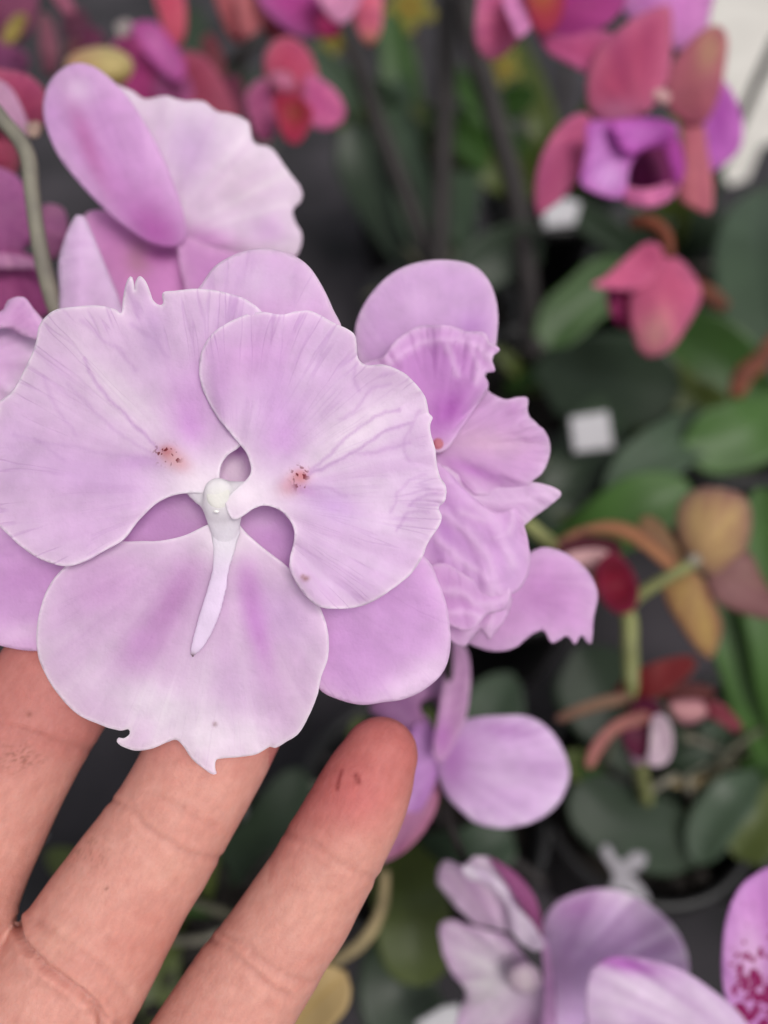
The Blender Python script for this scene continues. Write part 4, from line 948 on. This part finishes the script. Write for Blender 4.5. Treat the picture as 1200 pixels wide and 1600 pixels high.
# upper right petal
UR = [(352, 782), (364, 768), (385, 750), (392, 738), (391, 724), (384, 706), (371, 690), (354, 668), (338, 648), (323, 620), (313, 588), (315, 552), (330, 525), (355, 505), (385, 492), (412, 489), (440, 492), (462, 488), (484, 487), (500, 494), (520, 505), (540, 513), (554, 524), (557, 545), (560, 562), (574, 572), (600, 571), (626, 581), (648, 598),
      (664, 620), (669, 645), (676, 653), (672, 664), (674, 680), (680, 700), (682, 726), (688, 748), (696, 762), (695, 780), (685, 794), (691, 808), (684, 826), (668, 848), (656, 876), (634, 904), (600, 929), (566, 945), (528, 951), (496, 945), (470, 920), (455, 890), (454, 870), (460, 845), (458, 822), (442, 800), (416, 790), (396, 795), (380, 806), (366, 812), (356, 800)]
petal('petal', main, UR, .1128, (218, 200, 224), (230, 216, 232), base=(368, 776), step=3.2, edgew=9, cup=-.7, cupc=(500, 700), ruffle=.55, rn=17, rw=26, wrinkle=.22, veins=.9, vk=10, thick=.0004,
      g=(.18, -.2), jag=1.2, speck=[(468, 742, 13), (470, 756, 10)], bumps=[(458, 752, 26, .7), (470, 744, 10, .3)], seed=8,
      zfun=lambda x, y: .5 * np.exp(-((x - 690) ** 2 + (y - 770) ** 2) / 22 ** 2) * np.sin(y / 3.2) + .45 * np.exp(-((x - 562) ** 2 + (y - 560) ** 2) / 30 ** 2),
      rim=.8, vlines=[([(484, 742), (520, 724), (560, 702), (600, 676), (640, 662)], 2.8, .65), ([(486, 736), (520, 705), (556, 672), (590, 650), (625, 640)], 2.6, .55), ([(488, 740), (540, 712), (590, 706), (640, 694)], 2.6, .4), ([(482, 760), (510, 762), (540, 775)], 3.5, .4), ([(560, 560), (552, 590), (560, 610)], 3, .45), ([(610, 600), (580, 610), (556, 640), (530, 655)], 2.6, .4), ([(684, 772), (660, 776), (640, 790)], 2.6, .5), ([(670, 800), (640, 800), (620, 830)], 2.6, .4), ([(654, 640), (630, 700), (640, 720)], 2.6, .35), ([(664, 742), (640, 750), (622, 772), (610, 800)], 2.6, .35)],
      blobs=[(395, 560, 70, 46, -20, (218, 180, 222), .65), (440, 640, 34, 90, -15, (216, 182, 226), .6), (345, 600, 18, 60, 0, (206, 168, 214), .5), (445, 690, 30, 26, 0, (212, 172, 222), .6), (560, 670, 110, 38, -35, (234, 226, 236), .9), (600, 800, 60, 60, 0, (232, 222, 236), .6), (600, 590, 50, 18, 0, (206, 192, 210), .7),
             (520, 790, 50, 24, 30, (212, 184, 228), .6), (560, 850, 70, 50, 0, (224, 206, 230), .5), (500, 540, 40, 30, 0, (216, 196, 222), .5), (640, 740, 40, 60, 0, (222, 206, 228), .5), (378, 774, 72, 42, 0, (238, 232, 240), 1),
             (458, 756, 21, 14, -30, (224, 186, 182), .85), (470, 744, 10, 9, 0, (204, 136, 130), .8), (478, 904, 5, 4, 0, (150, 110, 90), .85), (473, 900, 3, 3, 0, (160, 120, 100), .7), (476, 766, 26, 9, 20, (200, 160, 208), .6)])


# ---- soft bodies made of tapered tubes fused by a voxel remesh
def capsule_chain(verts, faces, pts, seg=28, flat=0.9, sub=2.0, up=None):
    """pts: (px, py, d, half-width px). closed ellipse tube with rounded ends"""
    c = catmull(pts, 6, closed=False)
    W = PN(c[:, 0], c[:, 1], c[:, 2]); rad = c[:, 3] / FPX * c[:, 2]
    # round caps
    def cap(W0, dirv, r):
        out = []
        for k in range(1, 7):
            a = k / 6 * math.pi / 2
            out.append((W0 + dirv * r * math.sin(a), max(r * math.cos(a), r * 0.02)))
        return out
    d0 = W[0] - W[1]; d0 /= np.linalg.norm(d0); d1 = W[-1] - W[-2]; d1 /= np.linalg.norm(d1)
    ring = [(p, r) for p, r in cap(W[0], d0, rad[0])][::-1] + list(zip(W, rad)) + cap(W[-1], d1, rad[-1])
    n = len(ring); b0 = len(verts)
    PW = np.array([p for p, _ in ring])
    for i in range(n):
        t = PW[min(i + 1, n - 1)] - PW[max(i - 1, 0)]; t /= np.linalg.norm(t) + 1e-12
        view = -ROT[:, 2]
        s = np.cross(t, view); s /= np.linalg.norm(s) + 1e-9; u = np.cross(s, t)
        for k in range(seg):
            a = 2 * math.pi * k / seg
            verts.append(PW[i] + ring[i][1] * (math.cos(a) * s + math.sin(a) * u * flat))
    for i in range(n - 1):
        for k in range(seg):
            k2 = (k + 1) % seg
            faces.append((b0 + i * seg + k, b0 + i * seg + k2, b0 + (i + 1) * seg + k2, b0 + (i + 1) * seg + k))
    faces.append(tuple(b0 + k for k in range(seg))[::-1]); faces.append(tuple(b0 + (n - 1) * seg + k for k in range(seg)))


def fuse(verts, faces, voxel, smooth=6, fac=0.5):
    me = bpy.data.meshes.new('tmp')
    me.from_pydata([tuple(v) for v in verts], [], faces); me.update()
    bm = bmesh.new(); bm.from_mesh(me); bmesh.ops.recalc_face_normals(bm, faces=bm.faces); bm.to_mesh(me); bm.free()
    o = bpy.data.objects.new('tmp', me); COL.objects.link(o)
    r_ = o.modifiers.new('r', 'REMESH'); r_.mode = 'VOXEL'; r_.voxel_size = voxel; r_.adaptivity = 0
    s_ = o.modifiers.new('s', 'SMOOTH'); s_.factor = fac; s_.iterations = smooth
    dg = bpy.context.evaluated_depsgraph_get()
    m2 = bpy.data.meshes.new_from_object(o.evaluated_get(dg))
    V = np.empty(len(m2.vertices) * 3); m2.vertices.foreach_get('co', V); V = V.reshape(-1, 3)
    Nn = np.empty(len(m2.vertices) * 3); m2.vertices.foreach_get('normal', Nn); Nn = Nn.reshape(-1, 3)
    F = [tuple(p.vertices) for p in m2.polygons]
    bpy.data.objects.remove(o); bpy.data.meshes.remove(me); bpy.data.meshes.remove(m2)
    return V, Nn, F


def to_px(V):
    c = (V - CAMP) @ ROT
    return 600 + c[:, 0] / -c[:, 2] * FPX, 800 - c[:, 1] / -c[:, 2] * FPX, -c[:, 2]


# column and lip of the main flower (one white body and a tongue)
cv, cf = [], []
capsule_chain(cv, cf, [(342, 770, .1127, 25), (345, 792, .1131, 27)], flat=.5)
capsule_chain(cv, cf, [(347, 790, .1136, 32), (351, 822, .1144, 26), (352, 850, .1152, 17)], flat=.45)
capsule_chain(cv, cf, [(350, 780, .1136, 30), (376, 776, .1133, 26), (404, 770, .1133, 20), (440, 760, .1136, 8)], flat=.3)
capsule_chain(cv, cf, [(338, 778, .1138, 28), (316, 766, .1141, 24), (290, 748, .1144, 17), (266, 736, .1147, 7)], flat=.3)
V, Nn, F = fuse(cv, cf, .00026, 22)
qx, qy, qd = to_px(V)
C = np.tile(lin((240, 234, 242)), (len(V), 1))
k = np.exp(-((qx - 344) ** 2 + (qy - 776) ** 2) / 30 ** 2)[:, None]
C = C * (1 - k) + lin((242, 239, 240)) * k
k = .12 * np.exp(-((qx - 345) ** 2 / 400 + (qy - 772) ** 2 / 60))[:, None]
C = C * (1 - k) + lin((222, 222, 206)) * k
ones = np.ones((len(V), 1))
link_mesh('column', V, F, M_PETAL, main, True, {'pig': ('FLOAT_COLOR', np.hstack([C, ones])), 'msk': ('FLOAT_COLOR', np.hstack([C * 0, ones])), 'pv': ('FLOAT_VECTOR', C * 0)})
blob('anther_cap', 341, 772, .1121, 23, 19, .45, M_PETAL, main, ang=80, colr=(240, 238, 234), taper=.1)
blob('stigma_drop', 338, 799, .1115, 5, 3, .4, plain_material('nectar', (226, 224, 222), .08, .02, 50, 1.0), main)
cv, cf = [], []
capsule_chain(cv, cf, [(352, 830, .1147, 24), (350, 858, .1149, 18), (345, 888, .1145, 14), (340, 915, .1140, 15), (332, 945, .1141, 16), (322, 975, .1143, 15), (312, 1000, .1146, 12), (304, 1016, .1149, 8), (301, 1023, .1151, 5)], flat=.3)
V, Nn, F = fuse(cv, cf, .00022, 6)
qx, qy, qd = to_px(V)
C = np.tile(lin((238, 224, 242)), (len(V), 1))
k = np.exp(-((qx - 301) ** 2 + (qy - 1027) ** 2) / 6.5 ** 2)[:, None]; C = C * (1 - k) + lin((130, 100, 110)) * k
k = sstep(900, 850, qy)[:, None]; C = C * (1 - k) + lin((240, 234, 242)) * k
ones = np.ones((len(V), 1))
link_mesh('lip', V, F, M_PETAL, main, True, {'pig': ('FLOAT_COLOR', np.hstack([C, ones])), 'msk': ('FLOAT_COLOR', np.hstack([C * 0, ones])), 'pv': ('FLOAT_VECTOR', C * 0)})
tube('pedicel', [(348, 770, .119, 12), (346, 750, .135, 11), (345, 738, .15, 10)], M_STEMGREY, main)

# ================================================================== HAND
hv, hf = [], []
def fz(pts, flat=.92): capsule_chain(hv, hf, pts, seg=32, flat=flat)
# little finger
fz([(594, 1180, .1260, 60), (583, 1205, .1258, 68), (563, 1250, .1255, 75), (540, 1294, .1256, 78), (518, 1334, .1258, 80), (497, 1372, .1256, 81), (470, 1418, .1255, 85), (440, 1462, .1256, 86), (412, 1505, .1256, 89), (382, 1548, .1254, 93), (345, 1610, .1252, 98), (290, 1700, .1250, 104), (220, 1800, .1250, 112), (120, 1930, .126, 124), (0, 2080, .128, 140), (-180, 2340, .130, 150)])
# ring finger
fz([(415, 985, .1335, 74), (395, 1040, .1320, 84), (362, 1110, .1295, 91), (330, 1170, .1278, 95), (296, 1234, .1270, 95), (264, 1288, .1270, 96), (236, 1332, .1268, 100), (205, 1376, .1264, 103), (165, 1440, .1260, 110), (128, 1502, .1258, 116), (85, 1570, .1254, 122), (30, 1660, .1250, 128), (-40, 1780, .125, 136), (-140, 1960, .128, 150), (-270, 2300, .130, 150)])
# middle finger
fz([(185, 880, .1340, 78), (165, 940, .1325, 88), (128, 1010, .1300, 95), (85, 1075, .1282, 99), (42, 1140, .1272, 102), (5, 1210, .1270, 102), (-28, 1275, .1268, 105), (-62, 1345, .1264, 108), (-95, 1420, .1258, 116), (-130, 1510, .1252, 124), (-180, 1640, .1250, 132), (-240, 1800, .125, 140), (-300, 1960, .128, 150), (-370, 2300, .130, 150)])
# index finger, thumb, forearm: outside the frame
fz([(-195, 830, .1300, 78), (-205, 900, .1290, 90), (-225, 1000, .1280, 98), (-250, 1120, .1270, 102), (-280, 1260, .1265, 108), (-320, 1420, .1260, 116), (-370, 1600, .1250, 128), (-420, 1800, .125, 140), (-450, 2000, .128, 150), (-460, 2300, .130, 150)])
fz([(-980, 1350, .118, 92), (-960, 1460, .119, 108), (-900, 1600, .120, 112), (-800, 1780, .121, 128), (-660, 1960, .122, 160), (-500, 2150, .125, 180)])
fz([(-100, 1800, .1262, 170), (-230, 2000, .1275, 200), (-330, 2260, .130, 230), (-400, 2500, .133, 240), (-560, 3000, .145, 270), (-800, 3700, .165, 290)], flat=.62)
fz([(-10, 1530, .1262, 84), (-60, 1620, .1264, 110), (-120, 1760, .1268, 130)], flat=.85)
fz([(-170, 1560, .1262, 90), (-260, 1760, .1268, 130)], flat=.8)
V, Nn, F = fuse(hv, hf, .00048, 14)
qx, qy, qd = to_px(V)
front = (Nn @ -(ROT[:, 2] * -1)) > -0.15          # palm side faces the camera
Q = np.stack([qx, qy], 1)
near = (qx > -160) & (qx < 760) & (qy > 960) & (qy < 1760)
disp = np.zeros(len(V)); crease_shade = np.zeros(len(V))
creases = [  # polyline, depth mm, width px
    ([(448, 1300), (478, 1312), (520, 1342), (560, 1366), (600, 1378)], .22, 6), ([(470, 1330), (505, 1352), (545, 1378)], .10, 5),
    ([(322, 1462), (352, 1480), (385, 1512), (420, 1540), (455, 1560)], .30, 6), ([(345, 1455), (390, 1484), (432, 1516), (480, 1535)], .24, 6), ([(300, 1500), (340, 1525), (390, 1560)], .10, 5),
    ([(165, 1250), (200, 1262), (232, 1296), (270, 1322), (300, 1336), (345, 1340)], .26, 5.5), ([(225, 1240), (262, 1254), (300, 1276), (335, 1292)], .20, 6), ([(250, 1236), (215, 1262)], .1, 6),
    ([(26, 1442), (38, 1474), (64, 1502), (100, 1530), (134, 1556), (154, 1580), (160, 1606)], 1.0, 6), ([(60, 1440), (90, 1462), (130, 1492), (176, 1528), (200, 1560)], .24, 7),
    ([(-40, 1110), (0, 1132), (60, 1150), (110, 1168), (150, 1172)], .26, 6), ([(-60, 1100), (-20, 1108), (40, 1124)], .12, 6), 
    ([(140, 1580), (165, 1590), (185, 1600)], .3, 6), ([(0, 1500), (40, 1520), (70, 1545)], .08, 6), ([(490, 1230), (520, 1244), (560, 1262)], .05, 8)]
idx = np.where(near & front)[0]
Qn = Q[idx] + np.stack([fbm(Q[idx, 0] / 18, Q[idx, 1] / 18, 3) - .5, fbm(Q[idx, 0] / 18, Q[idx, 1] / 18, 7) - .5], 1) * 9
for pl, dep, w in creases:
    dd = dist_poly(catmull(pl, 6, closed=False), Qn, closed=False)
    ln = np.exp(-(dd / w) ** 2)
    dep = dep * .8; w = w * .85
    disp[idx] -= dep * ln
    disp[idx] += dep * .38 * np.exp(-((dd - 2.6 * w) / (1.7 * w)) ** 2)
    crease_shade[idx] = np.maximum(crease_shade[idx], ln * min(1, dep * 2.2))
# pads
for (bx, by, br, bh) in [(84, 1462, 26, .5), (118, 1496, 26, .5), (60, 1600, 60, .5), (250, 1400, 60, .15), (560, 1210, 50, .25), (200, 1450, 40, -.1), (20, 1560, 50, .2)]:
    disp[idx] += bh * np.exp(-(((Q[idx] - (bx, by)) ** 2).sum(1)) / br ** 2)
disp += .10 * (fbm(qx / 40, qy / 40, 12) - .5)
# fine lengthwise skin lines along the fingers
u_ = (qx * .86 + qy * .5); v_ = (-qx * .5 + qy * .86)
disp[idx] += .05 * (fbm(u_[idx] / 9, v_[idx] / 45, 21, 2) - .5)
V = V + Nn * (disp / 1000)[:, None]
# skin colour, with crease shade painted in
sk = lin((194, 142, 130)); C = np.tile(sk, (len(V), 1))
def mixc(k, c):
    global C
    k = np.clip(k, 0, 1)[:, None]; C = C * (1 - k) + lin(c) * k
g2 = lambda x, y, rx, ry=None: np.exp(-((qx - x) / rx) ** 2 - ((qy - y) / (ry or rx)) ** 2)
mixc(.5 * (fbm(qx / 50, qy / 50, 33, 4) - .25), (178, 115, 105))
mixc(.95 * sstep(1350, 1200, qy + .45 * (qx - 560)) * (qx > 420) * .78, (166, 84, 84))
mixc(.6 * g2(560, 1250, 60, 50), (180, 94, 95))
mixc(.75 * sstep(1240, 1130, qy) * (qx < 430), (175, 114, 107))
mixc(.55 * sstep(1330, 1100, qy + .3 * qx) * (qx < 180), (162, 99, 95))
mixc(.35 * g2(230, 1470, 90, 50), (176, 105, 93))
mixc(.4 * g2(90, 1470, 26, 26) + .35 * g2(265, 1360, 34, 26) + .25 * g2(500, 1420, 50, 40), (197, 151, 134))
mixc(.34 * crease_shade, (150, 87, 81))  # painted shade: skin colour darkened along the creases
dirt = fbm(qx / 4, qy / 4, 41, 4)
mixc(.65 * g2(28, 1182, 34, 22) * sstep(.42, .72, dirt), (110, 66, 50))
mixc(.4 * g2(130, 1330, 46, 34) * sstep(.48, .75, dirt), (120, 84, 66))
mixc(.7 * g2(166, 1388, 3.5), (110, 60, 50)); mixc(.7 * g2(45, 1116, 5), (110, 60, 50))
cut = dist_poly(np.array([(535, 1206), (531, 1216), (528, 1232)]), Q, closed=False); mixc(.8 * np.exp(-(cut / 3.2) ** 2) * (qy > 1100), (120, 44, 44))
cut = dist_poly(np.array([(557, 1212), (561, 1222)]), Q, closed=False); mixc(.85 * np.exp(-(cut / 4.5) ** 2) * (qy > 1100), (120, 44, 44))


def skin_material():
    m, nt, N, L = nodes_of('skin')
    out = N.new('ShaderNodeOutputMaterial')
    pig = N.new('ShaderNodeAttribute'); pig.attribute_name = 'pig'
    at = N.new('ShaderNodeAttribute'); at.attribute_name = 'pv'
    tc = N.new('ShaderNodeTexCoord')
    n1 = N.new('ShaderNodeTexNoise'); n1.inputs['Scale'].default_value = 1.0; n1.inputs['Detail'].default_value = 4
    mp = N.new('ShaderNodeMapping'); mp.inputs['Scale'].default_value = (1, 1, 1)
    L.new(at.outputs['Vector'], mp.inputs['Vector']); L.new(mp.outputs[0], n1.inputs['Vector'])
    wv = N.new('ShaderNodeTexWave'); wv.inputs['Scale'].default_value = .45; wv.inputs['Distortion'].default_value = 5.0; wv.inputs['Detail'].default_value = 2; wv.inputs['Detail Scale'].default_value = .3
    wv.bands_direction = 'Y'
    L.new(at.outputs['Vector'], wv.inputs['Vector'])
    n2 = N.new('ShaderNodeTexNoise'); n2.inputs['Scale'].default_value = 1900; n2.inputs['Detail'].default_value = 4
    L.new(tc.outputs['Object'], n2.inputs['Vector'])
    mr = N.new('ShaderNodeMapRange'); mr.inputs[1].default_value = .3; mr.inputs[2].default_value = .7; mr.inputs[3].default_value = .93; mr.inputs[4].default_value = 1.06
    L.new(n1.outputs[0], mr.inputs[0])
    sc = N.new('ShaderNodeVectorMath'); sc.operation = 'SCALE'; L.new(pig.outputs['Color'], sc.inputs[0]); L.new(mr.outputs[0], sc.inputs['Scale'])
    b1 = N.new('ShaderNodeBump'); b1.inputs['Strength'].default_value = .55; b1.inputs['Distance'].default_value = .00016; L.new(n2.outputs[0], b1.inputs['Height'])
    b2 = N.new('ShaderNodeBump'); b2.inputs['Strength'].default_value = .28; b2.inputs['Distance'].default_value = .0002; L.new(n1.outputs[0], b2.inputs['Height']); L.new(b1.outputs[0], b2.inputs['Normal'])
    b3 = N.new('ShaderNodeBump'); b3.inputs['Strength'].default_value = .18; b3.inputs['Distance'].default_value = .0001; L.new(wv.outputs['Fac'], b3.inputs['Height']); L.new(b2.outputs[0], b3.inputs['Normal'])
    vr = N.new('ShaderNodeTexVoronoi'); vr.feature = 'DISTANCE_TO_EDGE'; vr.inputs['Scale'].default_value = 1150
    vmp = N.new('ShaderNodeMapping'); vmp.inputs['Rotation'].default_value = (0, 0, .5); vmp.inputs['Scale'].default_value = (1, .55, 1)
    L.new(tc.outputs['Object'], vmp.inputs['Vector']); L.new(vmp.outputs[0], vr.inputs['Vector'])
    vmr = N.new('ShaderNodeMapRange'); vmr.inputs[1].default_value = 0; vmr.inputs[2].default_value = .12; L.new(vr.outputs['Distance'], vmr.inputs[0])
    b4 = N.new('ShaderNodeBump'); b4.inputs['Strength'].default_value = .14; b4.inputs['Distance'].default_value = .00012; L.new(vmr.outputs[0], b4.inputs['Height']); L.new(b3.outputs[0], b4.inputs['Normal'])
    n3 = N.new('ShaderNodeTexNoise'); n3.inputs['Scale'].default_value = 420; n3.inputs['Detail'].default_value = 6; n3.inputs['Roughness'].default_value = .65
    L.new(tc.outputs['Object'], n3.inputs['Vector'])
    mr3 = N.new('ShaderNodeMapRange'); mr3.inputs[1].default_value = .3; mr3.inputs[2].default_value = .7
    L.new(n3.outputs[0], mr3.inputs[0])
    mxs = N.new('ShaderNodeMix'); mxs.data_type = 'RGBA'; mxs.blend_type = 'MULTIPLY'; mxs.inputs['B'].default_value = (.90, .80, .79, 1)
    L.new(mr3.outputs[0], mxs.inputs['Factor']); L.new(sc.outputs[0], mxs.inputs['A'])
    pb = N.new('ShaderNodeBsdfPrincipled')
    L.new(mxs.outputs['Result'], pb.inputs['Base Color']); L.new(b4.outputs[0], pb.inputs['Normal'])
    pb.inputs['Roughness'].default_value = .6; pb.inputs['Specular IOR Level'].default_value = .3
    pb.inputs['Subsurface Weight'].default_value = .35; pb.inputs['Subsurface Radius'].default_value = (1, .35, .2); pb.inputs['Subsurface Scale'].default_value = .0025
    L.new(pb.outputs[0], out.inputs['Surface'])
    return m


ones = np.ones((len(V), 1))
palmc = V.mean(0)
pvv = np.stack([u_ / 9.0, v_ / 26.0, qd * 300], 1)
hand = link_mesh('hand', V, F, skin_material(), None, True, {'pig': ('FLOAT_COLOR', np.hstack([C, ones])), 'pv': ('FLOAT_VECTOR', pvv)})
tag(hand, 'open left hand, palm to the viewer, fingers slightly dirty, supporting the large lavender flower', 'hand')
